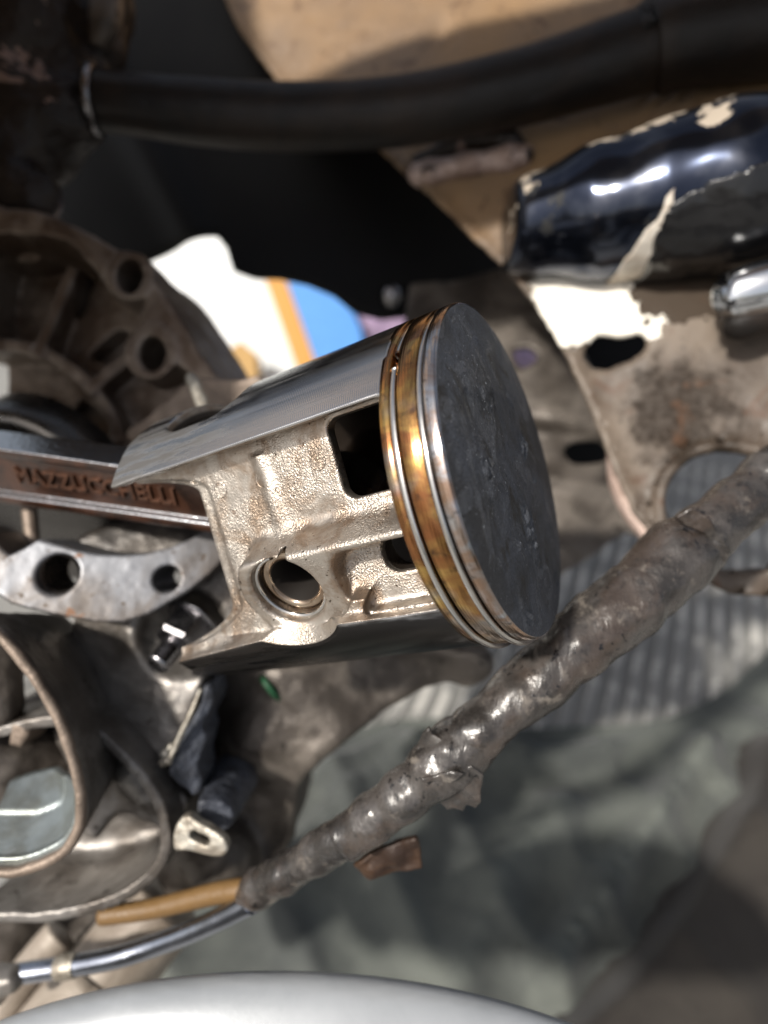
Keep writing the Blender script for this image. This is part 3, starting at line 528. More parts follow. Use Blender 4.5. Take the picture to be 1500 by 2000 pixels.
# lower flange, machined and holed
PLf = plane3(P(110, 1122, 121), P(325, 1130, 124), P(230, 1215, 120.5))
fo = pxy(PLf, [(-70, 1090), (-20, 1150), (20, 1180), (60, 1191), (130, 1207), (190, 1216), (240, 1216), (290, 1200), (335, 1174), (372, 1152), (410, 1122), (442, 1090), (436, 1060), (415, 1020), (392, 1041), (360, 1058), (330, 1070), (285, 1081), (240, 1085), (195, 1083), (150, 1075), (110, 1064), (75, 1053), (48, 1070), (18, 1084), (-30, 1040), (-70, 1020)])
h1, h2 = on_plane(PLf, 112, 1122), on_plane(PLf, 325, 1131)
def f(x, y, z):
    zf = zplane(PLf, x, y); d = smax(sd_poly(x, y, fo)+0.03*(zf-z), np.maximum(z-zf, zf-13-z), 0.5)
    d = smax(d, -(np.sqrt((x-h1[0])**2+(y-h1[1])**2)-3.9), 0.7); return smax(d, -(np.sqrt((x-h2[0])**2+(y-h2[1])**2)-2.65), 0.5)
v, q = surfnet(f, [fo[:, 0].min()-2, fo[:, 1].min()-2, -142], [fo[:, 0].max()+2, fo[:, 1].max()+2, -108], 0.4, disp=[(0.10, 0.4)]); FLG = part('mounting_flange', v, q, M['flange'], CK)
def thread(c, r, m_, par, B, n=7, p=1.1):
    pr = []
    for k in range(n): pr += [(r, -k*p), (r-0.5, -(k+0.5)*p)]
    v, F = lathe(pr, 40); part('thread', v@B.T+c, [f_[::-1] for f_ in F], m_, par)
M['thread'] = simple('oily_thread', (0.22, 0.19, 0.17), 0.9, 0.25, 0.3, 0.8)
thread(h1+[0, 0, -0.8], 3.95, M['thread'], FLG, np.eye(3), 9, 1.2)
# bore wall below the rod, its shade painted in as near-black colour
bw = spline(XY([(120, 1090), (150, 1040), (250, 1010), (380, 1000), (425, 990), (425, 1030), (400, 1045), (330, 1090), (240, 1110)], 134), 4)
v, q = surfnet(lambda x, y, z: extr(sd_poly(x, y, bw), z, -165, -139-0.35*(y+2), 1.5), [bw[:, 0].min()-2, bw[:, 1].min()-2, -167], [bw[:, 0].max()+2, bw[:, 1].max()+2, -128], 0.7, disp=[(0.4, 0.3)]); M['bore'] = grimy('shade_black_bore', (0.055, 0.046, 0.038), (0.022, 0.018, 0.015), 0.08, 0.4, (0.25, 0.45), 0.8, 0.15); part('bore_wall', v, q, M['bore'], CK)
ch = spline(XY([(-120, 930), (120, 900), (330, 915), (440, 960), (440, 1060), (330, 1120), (120, 1130), (-120, 1130)], 168), 3)
v, q = surfnet(lambda x, y, z: extr(sd_poly(x, y, ch), z, -186, -168-2.5*np.sin(x*0.12), 1.5), [ch[:, 0].min()-2, ch[:, 1].min()-2, -188], [ch[:, 0].max()+2, ch[:, 1].max()+2, -163], 0.9, disp=[(0.5, 0.2)]); part('chamber_shade_plate', v, q, M['bore'], CK)  # dark plate added behind the rod where the mouth holds only shade
# main casting below the flange
mb = spline(XY([(150, 1170), (230, 1200), (330, 1175), (430, 1085), (470, 1150), (455, 1250), (410, 1300), (398, 1345), (372, 1410), (338, 1480), (352, 1520), (378, 1556), (340, 1600), (300, 1600), (230, 1590), (170, 1640), (90, 1500)], 134), 4)
def f(x, y, z):
    c = P(330, 1480, 134); u = (x-P(398, 1345, 134)[0])+0.42*(y-P(398, 1345, 134)[1])
    zf = -132-0.30*np.maximum(-u-6, 0)*0.6+0.09*(P(300, 1250, 134)[1]-y)
    d = smax(sd_poly(x, y, mb), np.maximum(z-zf, -165-z), 1.2)
    for (px, py, dd, r) in ((300, 1545, 131, 4), (275, 1500, 133, 5), (330, 1240, 140, 9)): d = smin(d, sd_ball(x, y, z, P(px, py, dd), r), 3)
    rc = P(345, 1240, 130); return smax(d, -sd_ball(x, y, z, rc, 9.5), 2.5)
v, q = surfnet(f, [mb[:, 0].min()-6, mb[:, 1].min()-4, -166], [mb[:, 0].max()+4, mb[:, 1].max()+2, -115], 0.6, disp=[(0.9, 0.08), (0.25, 0.6)]); LC = part('lower_casting', v, q, M['case_grey'], CK)
# rough broken edge and blue-grey paint along the ridge
rg = spline(XY([(400, 1342), (388, 1380), (362, 1430), (340, 1478), (338, 1500), (352, 1526), (382, 1556), (392, 1530), (384, 1496), (398, 1450), (392, 1420), (412, 1378)], 129), 4)
def f(x, y, z): return smax(sd_poly(x, y, rg), np.maximum(z+127.6-0.55*(P(350, 1450, 129)[0]-x)*(-1)*(-1), -142-z)*0.85, 0.5)
v, q = surfnet(f, [rg[:, 0].min()-2, rg[:, 1].min()-2, -143], [rg[:, 0].max()+2, rg[:, 1].max()+2, -120], 0.4, disp=[(0.7, 0.3), (0.3, 1.0)]); part('painted_ridge', v, q, M['bluegrey'], LC)
f, lo, hi = blobs([(322, 1470, 127.5, 0.8), (333, 1460, 127.5, 0.9), (318, 1490, 127, 0.8), (328, 1485, 126.5, 0.9)], 0.8)
v, q = surfnet(f, lo, hi, 0.25, disp=[(0.3, 1)]); part('burr', v, q, M['palemetal'], LC)
v, F = tube([P(392, 1345, 127), P(372, 1395, 126.5), P(350, 1440, 126.5), P(334, 1480, 126.5)], [0.35, 0.55, 0.6, 0.5], 10, wob=0.5, fr=1.2); part('seam_edge', v, F, M['palemetal'], LC)
sb = XY([(384, 1562), (392, 1545), (425, 1545), (450, 1558), (466, 1578), (464, 1604), (446, 1622), (420, 1612), (392, 1590)], 128); sb = spline(sb, 3)
v, q = surfnet(lambda x, y, z: smax(sd_poly(x, y, sb)+0.06*(z+140), np.maximum(z+125.5+0.25*(x-P(420, 1580, 128)[0]), -146-z), 0.8), [sb[:, 0].min()-2, sb[:, 1].min()-2, -147], [sb[:, 0].max()+3, sb[:, 1].max()+2, -120], 0.4, disp=[(0.5, 0.3), (0.25, 0.9)]); part('painted_stub', v, q, M['bluegrey'], LC)
# pale lug with slotted eye
PLl = plane3(P(350, 1620, 120), P(440, 1630, 118.5), P(390, 1690, 119))
lg = spline(pxy(PLl, [(338, 1630), (348, 1605), (368, 1594), (385, 1606), (415, 1622), (438, 1640), (445, 1660), (432, 1674), (400, 1672), (365, 1662), (340, 1662)]), 4); sl = on_plane(PLl, 390, 1638)
def f(x, y, z):
    zf = zplane(PLl, x, y); d = smax(sd_poly(x, y, lg), np.maximum(z-zf, zf-2.6-z), 0.6); c, s = math.cos(-0.35), math.sin(-0.35); u, w = (x-sl[0])*c+(y-sl[1])*s, -(x-sl[0])*s+(y-sl[1])*c
    return smax(d, -sd_box2(u, w, 0, 0, 2.1, 0.85, 0.8), 0.5)
v, q = surfnet(f, [lg[:, 0].min()-2, lg[:, 1].min()-2, -132], [lg[:, 0].max()+2, lg[:, 1].max()+2, -114], 0.35, disp=[(0.2, 0.6)]); part('slotted_lug', v, q, M['palemetal'], CK)
# bowl edge and bowl
bo = spline(XY([(-160, 1500), (0, 1420), (150, 1400), (260, 1480), (318, 1560), (336, 1640), (318, 1695), (270, 1740), (200, 1772), (110, 1792), (30, 1796), (-160, 1770)], 124), 5)
def f(x, y, z):
    d2 = sd_poly(x, y, bo); sh = np.maximum(np.abs(d2+1.1-0.06*(-120-z))-1.1, np.maximum(z+123, -150-z)); fl_ = np.maximum(d2, np.abs(z+147-0.12*(y+60))-2.5); return smin(sh, fl_, 5)
v, q = surfnet(f, [P(-60, 0, 124)[0], bo[:, 1].min()-6, -158], [bo[:, 0].max()+4, bo[:, 1].max()+3, -119], 0.6, disp=[(0.35, 0.25), (0.15, 0.8)]); part('bowl', v, q, M['case_grey'], CK)
# round duct in the foreground
do = spline(XY([(-170, 1200), (-60, 1205), (0, 1243), (60, 1313), (118, 1412), (152, 1520), (157, 1600), (128, 1660), (60, 1695), (0, 1703), (-100, 1690), (-200, 1600), (-230, 1400)], 110), 5)
def f(x, y, z):
    d2 = sd_poly(x, y, do)+0.22*np.maximum(-111-z, 0); sh = np.maximum(np.abs(d2)-0.75-0.05*np.maximum(-110-z, 0), np.maximum(z+110, -142-z)); return sh
v, q = surfnet(f, [P(-60, 0, 110)[0], do[:, 1].min()-14, -143], [do[:, 0].max()+14, do[:, 1].max()+12, -108], 0.6, disp=[(0.3, 0.2), (0.12, 0.9)]); DU = part('duct', v, q, M['case_grey'], CK)
lp = np.array([(*k, -110.0) for k in do]); lp = lp[(lp[:, 0] > P(-80, 0, 110)[0])]
v, F = tube(lp[::2], 0.95, 12, smoothn=3, wob=0.3, fr=0.6); part('duct_lip', v, F, M['lip'], DU)
def f(x, y, z):
    d2 = sd_poly(x, y, do)+1.0+0.85*np.maximum(-112-z, 0)+0.5*(z < -117.5); return np.maximum(np.abs(d2)*0.75-0.7, np.maximum(z+111.2, np.maximum(-125-z, y-P(0, 1548, 116)[1]-0.22*(x-P(0, 0, 116)[0]))))
v, q = surfnet(f, [P(-60, 0, 110)[0], do[:, 1].min()-14, -134], [do[:, 0].max()+14, P(0, 1500, 110)[1], -109], 0.5, disp=[(0.12, 0.3)]); part('duct_liner', v, q, M['liner'], DU)
# things seen inside the duct
f, lo, hi = blobs([(-20, 1500, 135, 11), (40, 1490, 137, 10), (90, 1500, 140, 9), (-20, 1330, 128, 6), (0, 1380, 128, 5), (-40, 1300, 130, 7), (140, 1540, 142, 6)], 4)
v, q = surfnet(f, lo, hi, 0.8, disp=[(1.5, 0.12)]); part('duct_core', v, q, M['case_dark'], DU)
v, q = surfnet(lambda x, y, z: extr(sd_poly(x, y, XY([(25, 1410), (58, 1405), (62, 1432), (45, 1458), (22, 1452)], 124)), z, -132, -123, 0.8), P(0, 1470, 124)-[0, 0, 10], P(80, 1390, 124)+[0, 2, 3], 0.5); part('clamp_tab', v, q, M['lip'], DU)
# gearbox casting behind, below the piston
gb = spline(XY([(360, 1330), (470, 1290), (620, 1270), (800, 1240), (930, 1245), (945, 1285), (905, 1320), (860, 1318), (790, 1355), (720, 1395), (650, 1440), (600, 1490), (582, 1560), (570, 1640), (500, 1705), (400, 1735), (330, 1720), (300, 1600)], 158), 4)
def f(x, y, z):
    zf = -152+3.5*np.sin((x+0.7*y)*0.11+1.2)+0.10*(x+45); d = smax(sd_poly(x, y, gb), np.maximum(z-zf, -190-z), 3)
    for (px, py, dd, r) in ((880, 1300, 158, 3.4), (520, 1420, 158, 13), (430, 1680, 150, 9)): d = smin(d, sd_ball(x, y, z, P(px, py, dd), r), 4)
    return d
v, q = surfnet(f, [gb[:, 0].min()-5, gb[:, 1].min()-5, -192], [gb[:, 0].max()+5, gb[:, 1].max()+5, -136], 0.8, disp=[(1.6, 0.06), (0.4, 0.35)]); part('gearbox_casting', v, q, M['case_dark'], CK)
# engine tubes lower left
M['beige'] = grimy('beige_dirty_paint', (0.34, 0.29, 0.24), (0.20, 0.16, 0.125), 0.05, 0.1, (0.4, 0.6), 0.8, 0.15)
t = T('swing_arm_tube', P(230, 1900, 150), 'stubby beige painted tube with a collar at the lower left', 'tube')
v, F = tube([P(330, 1760, 156), P(270, 1830, 153), P(190, 1935, 148)], [10.2, 10.4, 10.6], 32); part('tube_wall', v, F, M['beige'], t)
v, F = tube([P(196, 1930, 148), P(190, 1938, 147.5), P(120, 2030, 144), P(60, 2110, 142)], [10.6, 11.6, 11.8, 11.8], 32); part('collar', v, F, M['beige'], t)
v, F = tube([P(120, 1825, 158), P(90, 1860, 156), P(20, 1950, 150), P(-60, 2060, 146)], [4.6, 4.8, 5, 5], 20)
solo('support_strut', P(60, 1900, 152), v, F, M['beige'], 'thin dirty beige strut behind the steel tube, lower left corner', 'strut')
f, lo, hi = blobs([(20, 1830, 165, 8), (-20, 1900, 160, 9), (110, 1960, 170, 9), (60, 1800, 170, 9), (180, 1830, 176, 9), (250, 1800, 180, 10), (130, 1880, 178, 10)], 6)
v, q = surfnet(f, lo, hi, 1.0, disp=[(1.5, 0.1)]); part('sump', v, q, M['case_dark'], CK)

# hex nut on its stud, in the recess
ax = np.array([-0.36, -0.60, 0.71]); B = frame(ax); c = P(356, 1238, 130)
t = T('hex_nut', c, 'hex nut with washer on a threaded stud beside the flange', 'nut')
v, F = lathe([(2.6, -3.9), (6.0, -3.9), (6.2, -3.6), (6.0, -3.2), (2.6, -3.2)], 40, closed_prof=True); part('washer', v@B.T+c, F, M['nut'], t)
hv, hF = [], []
for z, r in ((-3.2, 1.0), (2.0, 1.0), (2.8, 0.9)): hv += [(4.9*r*math.cos(k*math.pi/3), 4.9*r*math.sin(k*math.pi/3), z) for k in range(6)]
for k in range(2): hF += [(k*6+i, k*6+(i+1) % 6, k*6+6+(i+1) % 6, k*6+6+i) for i in range(6)]
hF += [tuple(range(6))[::-1], tuple(range(12, 18))]; part('nut_body', np.array(hv)@B.T+c, hF, M['nut'], t, smooth=False)
pr = [(0.01, 9.0), (2.0, 8.8), (2.5, 8.2)]
for k in range(7): pr += [(2.55, 8.0-k*0.8), (2.15, 7.6-k*0.8)]
pr += [(2.4, -6)]; v, F = lathe(pr[::-1], 32); part('stud', v@B.T+c, F, M['nut'], t)
# cylinder stud behind the skirt
v, F = tube([P(372, 735, 140), P(378, 748, 139), P(404, 806, 133)], [1.2, 1.45, 1.45], 18)
solo('cylinder_stud', P(390, 780, 136), v, F, M['palemetal'], 'pale thin stud standing up behind the piston skirt', 'stud')

# crankshaft inside the mouth
cr = T('crankshaft', P(80, 1000, 146), 'dark crankshaft web inside the crankcase mouth below the connecting rod', 'crankshaft')
Wc = np.array([-0.2946, -0.5387, 0.7893]); B = frame(Wc)
v, F = lathe([(0.01, 0), (22, 0), (24, -1), (24.5, -2), (24.5, -11), (22, -12), (0.01, -12)][::-1], 80); part('crank_web', v@B.T+P(60, 985, 150), F, M['crank'], cr)
v, F = tube([P(55, 960, 138), P(58, 1000, 136), P(66, 1080, 134)], [1.5, 1.6, 1.5], 14); part('oil_pickup', v, F, M['lip'], cr)
# ------------------------------------------------------------------ wrapped cable loom in front
def mat_loom():
    m = NT('grey_taped_sleeve'); f = m.step(m.noise(0.13, 5, 0.62, dist=0.6), 0.36, 0.62); c = m.mix(f, (0.070, 0.062, 0.057), (0.026, 0.023, 0.021))
    c = m.mix(m.ma('MULTIPLY', m.step(m.noise(0.08, 5, 0.65, off=33), 0.46, 0.62), 0.5), c, (0.068, 0.046, 0.034)); c = m.mix(m.ma('MULTIPLY', m.step(m.noise(0.35, 5, 0.7, off=37), 0.55, 0.68), 0.7), c, (0.014, 0.012, 0.011))
    pale = m.step(m.noise(0.2, 6, 0.68, off=5), 0.57, 0.70); c = m.mix(m.ma('MULTIPLY', pale, 0.8), c, (0.19, 0.165, 0.14)); dust = m.step(m.noise(1.4, 4, 0.7, off=15), 0.58, 0.7); c = m.mix(m.ma('MULTIPLY', dust, 0.18), c, (0.24, 0.21, 0.18))
    pits = m.ma('MULTIPLY', m.step(m.noise(0.75, 2, 0.5, off=3), 0.63, 0.67), m.step(m.noise(0.1, 3, off=8), 0.48, 0.56)); c = m.mix(pits, c, (0.010, 0.009, 0.009))
    wr = m.noise(0.5, 4, 0.6, stretch=(1.6, 0.6, 1), dist=0.5); n = m.bump(wr, 0.2); n = m.bump(m.noise(1.6, 3), 0.035, 1.0, n); n = m.bump(pits, 0.4, -0.8, n)
    m.set(col=c, rough=m.rng(m.noise(0.25, 4, off=2), 0.3, 0.7, 0.18, 0.36), metal=0.1, nrm=n, spec=0.7); return m.m
M['loom'] = mat_loom()
LM = T('cable_loom', P(880, 1470, 105), 'thick grey taped cable loom running diagonally in front, torn near its middle', 'cable')
DL = P(1500, 940, 117)-P(500, 1740, 119); DL = DL/np.linalg.norm(DL); DP = np.cross(DL, [0, 0, 1.0]); DP /= np.linalg.norm(DP)
def chain(pts, k_=0.81):
    p = [(P(a, b, c), r*k_) for a, b, c, r in pts]
    def f(x, y, z):
        d = None
        for (a, ra), (b, rb) in zip(p[:-1], p[1:]):
            k = sd_caps(x, y, z, a, b, ra, rb); d = k if d is None else smin(d, k, 1.5)
        u = (x*DL[0]+y*DL[1]+z*DL[2]+0.45*(x*DP[0]+y*DP[1])+0.9*np.sin(z*0.3))/13.0; w = u-np.floor(u); return d-0.17*np.minimum(w, (1-w)*12)
    A = np.array([a for a, r in p]); R = max(r for a, r in p)+2; return f, A.min(0)-R, A.max(0)+R
def endcut(f, px, py, d, dirv):
    c = P(px, py, d); n = np.asarray(dirv, float); n = n/np.linalg.norm(n); return lambda x, y, z: smax(f(x, y, z), (x-c[0])*n[0]+(y-c[1])*n[1]+(z-c[2])*n[2], 0.6)
dl = P(1500, 940, 117)-P(500, 1740, 119)
for pts, cuts, dsp in (
    ([(1600, 850, 120, 6.0), (1500, 935, 117, 6.0), (1440, 985, 115.5, 6.3), (1370, 1045, 114, 6.7), (1330, 1075, 113, 6.2)], [], [(1.3, 0.11), (0.14, 0.5)]),
    ([(1355, 1062, 113.5, 7.3), (1320, 1090, 112.5, 7.5), (1270, 1135, 111, 6.9), (1220, 1180, 109.5, 7.6), (1180, 1215, 108.5, 7.4), (1120, 1265, 107.5, 6.3), (1060, 1318, 106.5, 6.2), (1000, 1370, 105.5, 5.9), (930, 1430, 105, 5.6), (880, 1475, 105, 5.2)], [], [(1.5, 0.11), (0.12, 0.5)]),
    ([(925, 1440, 105, 6.0), (890, 1470, 105, 6.4), (850, 1505, 105, 5.7), (790, 1552, 106, 4.9), (730, 1598, 107.5, 4.8), (680, 1635, 109, 5.0)], [(668, 1640, 109.5, -dl)], [(0.9, 0.14), (0.18, 0.6)]),
    ([(690, 1628, 109, 4.3), (620, 1668, 112, 4.1), (560, 1702, 115, 4.2), (505, 1735, 118, 4.0), (482, 1750, 119, 3.0)], [], [(0.8, 0.15), (0.16, 0.7)])):
    f, lo, hi = chain(pts)
    for c in cuts: f = endcut(f, *c)
    v, q = surfnet(f, lo, hi, 0.42, disp=dsp); part('sleeve', v, q, M['loom'], LM)
# torn flaps of tape
def flap(name, pts, d, mat, tilt=(0, 0), th=0.5, base=0):
    pg = XY(pts, d); c = pg.mean(0)
    def f(x, y, z): zs = -d+tilt[0]*(x-c[0])+tilt[1]*(y-c[1])+0.4*np.sin(x*0.9)*np.cos(y*0.8); return smax(sd_poly(x, y, pg), np.abs(z-zs)-th, 0.3)
    v, q = surfnet(f, [pg[:, 0].min()-1, pg[:, 1].min()-1, -d-7], [pg[:, 0].max()+1, pg[:, 1].max()+1, -d+7], 0.3, disp=[(0.3, 0.6)]); return part(name, v, q, mat, LM)
M['tapeblack'] = grimy('black_torn_tape', (0.02, 0.017, 0.015), (0.05, 0.042, 0.036), 0.2, 0, (0.3, 0.5), 0.8, 0.2)
flap('torn_flap', [(805, 1512), (812, 1470), (826, 1430), (838, 1416), (846, 1430), (866, 1438), (872, 1452), (850, 1470), (830, 1500)], 103.2, M['tapeblack'], (0.35, 0.2))
flap('torn_flap', [(850, 1505), (880, 1490), (915, 1478), (940, 1500), (936, 1530), (938, 1562), (930, 1580), (912, 1572), (905, 1588), (888, 1582), (876, 1592), (862, 1576), (836, 1580)], 103.4, M['loom'], (0.25, 0.45), 0.6)
flap('torn_flap', [(820, 1520), (850, 1516), (880, 1500), (905, 1505), (880, 1530), (850, 1528), (832, 1540)], 99.9, M['loom'], (0.1, 0.3), 0.35)
flap('torn_flap', [(1318, 1010), (1345, 990), (1375, 1010), (1395, 1035), (1430, 1075), (1425, 1100), (1400, 1070), (1372, 1042), (1345, 1030)], 107.6, M['loom'], (0.25, 0.45), 0.5)
M['rusttab'] = grimy('rusty_tab', (0.065, 0.035, 0.02), (0.035, 0.02, 0.014), 0.15, 0.3, (0.4, 0.6), 0.8, 0.2)
flap('metal_tab', [(690, 1695), (745, 1650), (812, 1618), (818, 1630), (825, 1690), (770, 1706), (722, 1726), (708, 1716)], 113, M['rusttab'], (0.1, 0.3), 0.8)
v, F = tube([P(655, 1640, 110)+[0, 3.2, 3.0], P(660, 1655, 109)+[0, 1, 4.6], P(672, 1680, 109)+[0, 0, 4.4]], 0.5, 8); 
# bare steel tube and brown hose leaving the loom
M['bluesteel'] = simple('blued_steel_tube', (0.40, 0.43, 0.50), 1, 0.22, 0.06, 0.4)
v, F = tube([P(494, 1762, 118), P(440, 1790, 121), P(380, 1817, 124), P(300, 1847, 127), P(220, 1872, 128), P(120, 1890, 130), P(20, 1905, 131), P(-60, 1925, 132)], 2.1, 22, smoothn=10)
t = T('steel_tube', P(240, 1870, 128), 'slim shiny steel tube leaving the grey loom towards the lower left', 'tube'); part('tube_wall', v, F, M['bluesteel'], t)
v, F = tube([P(150, 1885, 129.5), P(130, 1888, 129.7), P(115, 1891, 130)], [2.3, 2.45, 2.3], 22); part('joint_ring', v, F, M['palemetal'], t)
f, lo, hi = blobs([(0, 1915, 130, 3.2), (25, 1912, 129.5, 2.6), (-20, 1930, 131, 4)], 1.5); v, q = surfnet(f, lo, hi, 0.4, disp=[(0.5, 0.5)]); part('end_crimp', v, q, M['case_grey'], t)
M['brownhose'] = simple('amber_hose', (0.19, 0.11, 0.042), 0, 0.45, 0.2, 0.5)
v, F = tube([P(482, 1735, 121), P(470, 1737, 122), P(420, 1745, 124), P(360, 1760, 126), P(290, 1776, 128), P(200, 1788, 130)], [1.6, 2.1, 2.1, 2.05, 2.0, 2.0], 20, smoothn=8)
solo('fuel_hose', P(360, 1760, 126), v, F, M['brownhose'], 'short amber brown hose beside the steel tube', 'hose')

M['green'] = simple('green_plastic', (0.012, 0.075, 0.03), 0, 0.5)
v, F = tube([P(512, 1322, 147), P(522, 1338, 145.5), P(536, 1356, 146), P(550, 1380, 149), P(562, 1480, 158), P(568, 1600, 160)], [0.7, 0.8, 0.8, 0.7, 0.7, 0.7], 10); solo('green_cord', P(530, 1350, 146), v, F, M['green'], 'thin green cord showing below the piston skirt', 'cord')
# white cover along the bottom edge
def f(x, y, z):
    c = P(590, 2490, 104); a = -0.045; u, w = (x-c[0])*math.cos(a)+(y-c[1])*math.sin(a), -(x-c[0])*math.sin(a)+(y-c[1])*math.cos(a)
    k = np.sqrt((u/88)**2+(w/50.5)**2+((z-c[2])/13)**2); return (k-1)*12
c = P(590, 2490, 104); v, q = surfnet(f, [c[0]-90, c[1]+8, -119], [c[0]+90, c[1]+55, -89], 0.9)
M['whitecover'] = grimy('silver_white_enamel', (0.40, 0.415, 0.43), (0.33, 0.345, 0.36), 0.03, 0.25, (0.25, 0.4), 0.3, 0.04, spots=((0.45, 0.42, 0.38), 0.25, 0.72))
solo('white_cover', P(650, 2050, 104), v, q, M['whitecover'], 'smooth glossy white cover filling the bottom edge', 'cover')

# ------------------------------------------------------------------ PISTON (modelled with x = wrist pin towards camera, y = up the skirt, z = crown; y is mirrored on building)
def ppart(name, v, faces, mat):
    v = np.asarray(v, float)*[1, -1, 1]; faces = faces[:, ::-1] if isinstance(faces, np.ndarray) else [tuple(q)[::-1] for q in faces]; return part(name, v, faces, mat, PT, local=True)
A_ = np.array([0.86086975, 0.20894889, 0.46394357]); W_ = np.array([-0.29463045, -0.53868415, 0.78931127]); V_ = -np.cross(A_, W_)
PB = np.stack([W_, -V_, A_], 1); PC = np.array([19.32, 6.70, -94.34])
PT = T('piston', PC, 'bare two ring piston with carboned crown and open window in its side', 'piston', basis=PB)
c23, s23 = math.cos(math.radians(23)), math.sin(math.radians(23))
def f(x, y, z):
    s = -z; r = np.sqrt(x*x+y*y); w4 = x*c23+y*s23; v4 = -x*s23+y*c23
    d = smax(np.maximum(r-25.85, 7.4-s), s-60.3, 0.5); d = smax(d, -np.maximum(r-23.3+0.02*(s-40), 4.8-s), 0.6)
    ylow = -5.2-np.maximum(s-30, 0)*0.123+0.7*np.exp(-((s-31)/4)**2)
    cut = smax(smax(17-w4, v4-14.1, 0.8), smax(ylow-y, 7.9-s, 0.6), 1.6); d = smax(d, -cut, 0.45)
    an = np.degrees(np.arctan2(y, x))-27; slot = np.maximum(sd_box2((an-77)*0.4538, s, 0, 44.4, 13.4, 7.9, 5), 20-r); d = smax(d, -slot, 0.5)
    sm = np.minimum(46.6+0.33*np.maximum(-9.3-v4, 0)**2+0.6*np.maximum(v4-9.3, 0)**2, 60.0)
    face = 17-0.55/(1+np.exp(-(s-sm+2.6)*5)); wall = smax(np.maximum(14.6-w4, w4-face), np.maximum(s-sm, np.maximum(7.2-s, r-25.2)), 0.7)
    wall = np.maximum(wall, ylow-2.5-y); ridge = np.sqrt((s-31.6-0.06*v4)**2+(w4-16.1)**2)-1.25; wall = smin(wall, np.maximum(ridge, np.maximum(v4-12, -1-v4)), 1.0); d = smin(d, wall, 1.3)
    # rail and boss
    sy = np.clip((s-4.)/(32.3-4.), 0, 1); cap = np.sqrt((s-4-28.3*sy)**2+(y+0.6)**2)-(8.6-0.2*sy); slant = (v4+0.0+(w4-17)*0.66)*0.83
    pl = smax(smax(np.maximum(x-21.8, 13-x), cap, 0.9), slant, 0.9); pl = np.maximum(pl, np.maximum(7.2-s, r-25.4)); d = smin(d, pl, 1.3)
    # pocket between boss and ring belt, webs
    pk = smax(sd_box2(s, v4, 15.0, -9.3, 7.9, 4.9, 3.4), 15.4+0.10*np.maximum(s-12, 0)-w4, 1.4); d = smax(d, -pk, 0.7)
    web = np.maximum(np.abs((s-22.5)*0.8+(y+6)*0.6)-0.9, np.maximum(np.abs(y+6)-2.5, np.maximum(x-22.6, 17-x))); d = smin(d, web, 1.5)
    # windows
    d = smax(d, -np.maximum(sd_box2(s, v4, 12.7, 8.0, 6.8, 5.9, 2.0), 10-w4), 0.5)
    d = smax(d, -np.maximum(sd_box2(s, v4, 12.0, -7.0, 4.9, 2.7, 2.2), 8-w4), 0.5)
    # pin bore with relief
    rb = np.sqrt((s-32.3)**2+(y+0.55)**2); nt = np.sqrt((s-30.0)**2+(y-4.9)**2)-0.9
    d = smax(d, -np.maximum(np.minimum(rb-6.0, nt), 2-x), 0.3); d = smax(d, -np.maximum(rb-6.4+0.9*(21.8-x), 20.9-x), 0.3); return d
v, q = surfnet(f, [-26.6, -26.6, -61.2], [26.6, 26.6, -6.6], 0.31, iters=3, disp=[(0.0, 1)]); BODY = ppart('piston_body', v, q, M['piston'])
# ring belt: lands, grooves, rings
def lath(name, prof, mat, n=220, **k): v, F = lathe(prof, n, **k); return ppart(name, v, F, mat)
lath('top_land', [(25.5, 0.0), (25.78, -0.08), (25.88, -0.3), (25.9, -1.58), (25.84, -1.66), (23.4, -1.68)], M['land'])
lath('ring_groove', [(23.4, -1.62), (23.2, -1.7), (23.2, -2.66), (23.4, -2.74)], M['groove'])
lath('second_land', [(23.4, -2.68), (25.84, -2.70), (25.9, -2.78), (25.9, -5.26), (25.84, -5.34), (23.4, -5.36)], M['gold'])
lath('ring_groove', [(23.4, -5.30), (23.2, -5.4), (23.2, -6.46), (23.4, -6.52)], M['groove'])
lath('third_land', [(23.4, -6.48), (25.84, -6.50), (25.9, -6.58), (25.9, -7.85), (25.6, -8.05), (21.5, -8.1), (21.5, -5.0)], M['gold'])
def ring(z0, z1, a0, a1, off):
    rr, ri = 26.0, 24.0; z0, z1 = -z0, -z1
    v, F = lathe([(ri, z0), (rr-0.06, z0), (rr, z0-0.07), (rr, z1+0.07), (rr-0.06, z1), (ri, z1)], 240, math.radians(a0), math.radians(a1), True)
    v = v+np.array([off[0], off[1], 0]); ppart('piston_ring', v, F, M['ring'])
gdir = np.array([W_[1], V_[1]]); gdir = -gdir/np.linalg.norm(gdir)
ring(1.98, 2.58, 200, 557.5, gdir*0.5); ring(5.70, 6.38, 72.5, 72.5+353.5, gdir*0.55)
# crown with crust
nr, na = 90, 256; rr = np.linspace(0.0, 25.5, nr); an = np.arange(na)*2*math.pi/na; R_, A2 = np.meshgrid(rr, an, indexing='ij')
X, Y = R_*np.cos(A2), R_*np.sin(A2); p3 = np.stack([X.ravel(), Y.ravel(), np.zeros(X.size)], 1); cr_ = np.clip(fnoise(p3*0.16+3, 4)*3-0.55, 0, 1)
Z = 1.5*(1-(R_/25.5)**2)+(0.09*fnoise(p3*0.6)+cr_*(0.28+0.9*vnoise(p3*1.7))).reshape(X.shape)*np.clip((25.4-R_)/2, 0, 1)
v = np.stack([X.ravel(), Y.ravel(), Z.ravel()], 1); F = [(i*na+k, (i+1)*na+k, (i+1)*na+(k+1) % na, i*na+(k+1) % na) for i in range(1, nr-1) for k in range(na)]+[(0, na+k, na+(k+1) % na) for k in range(na)]
ppart('crown', v, F, M['crown'])
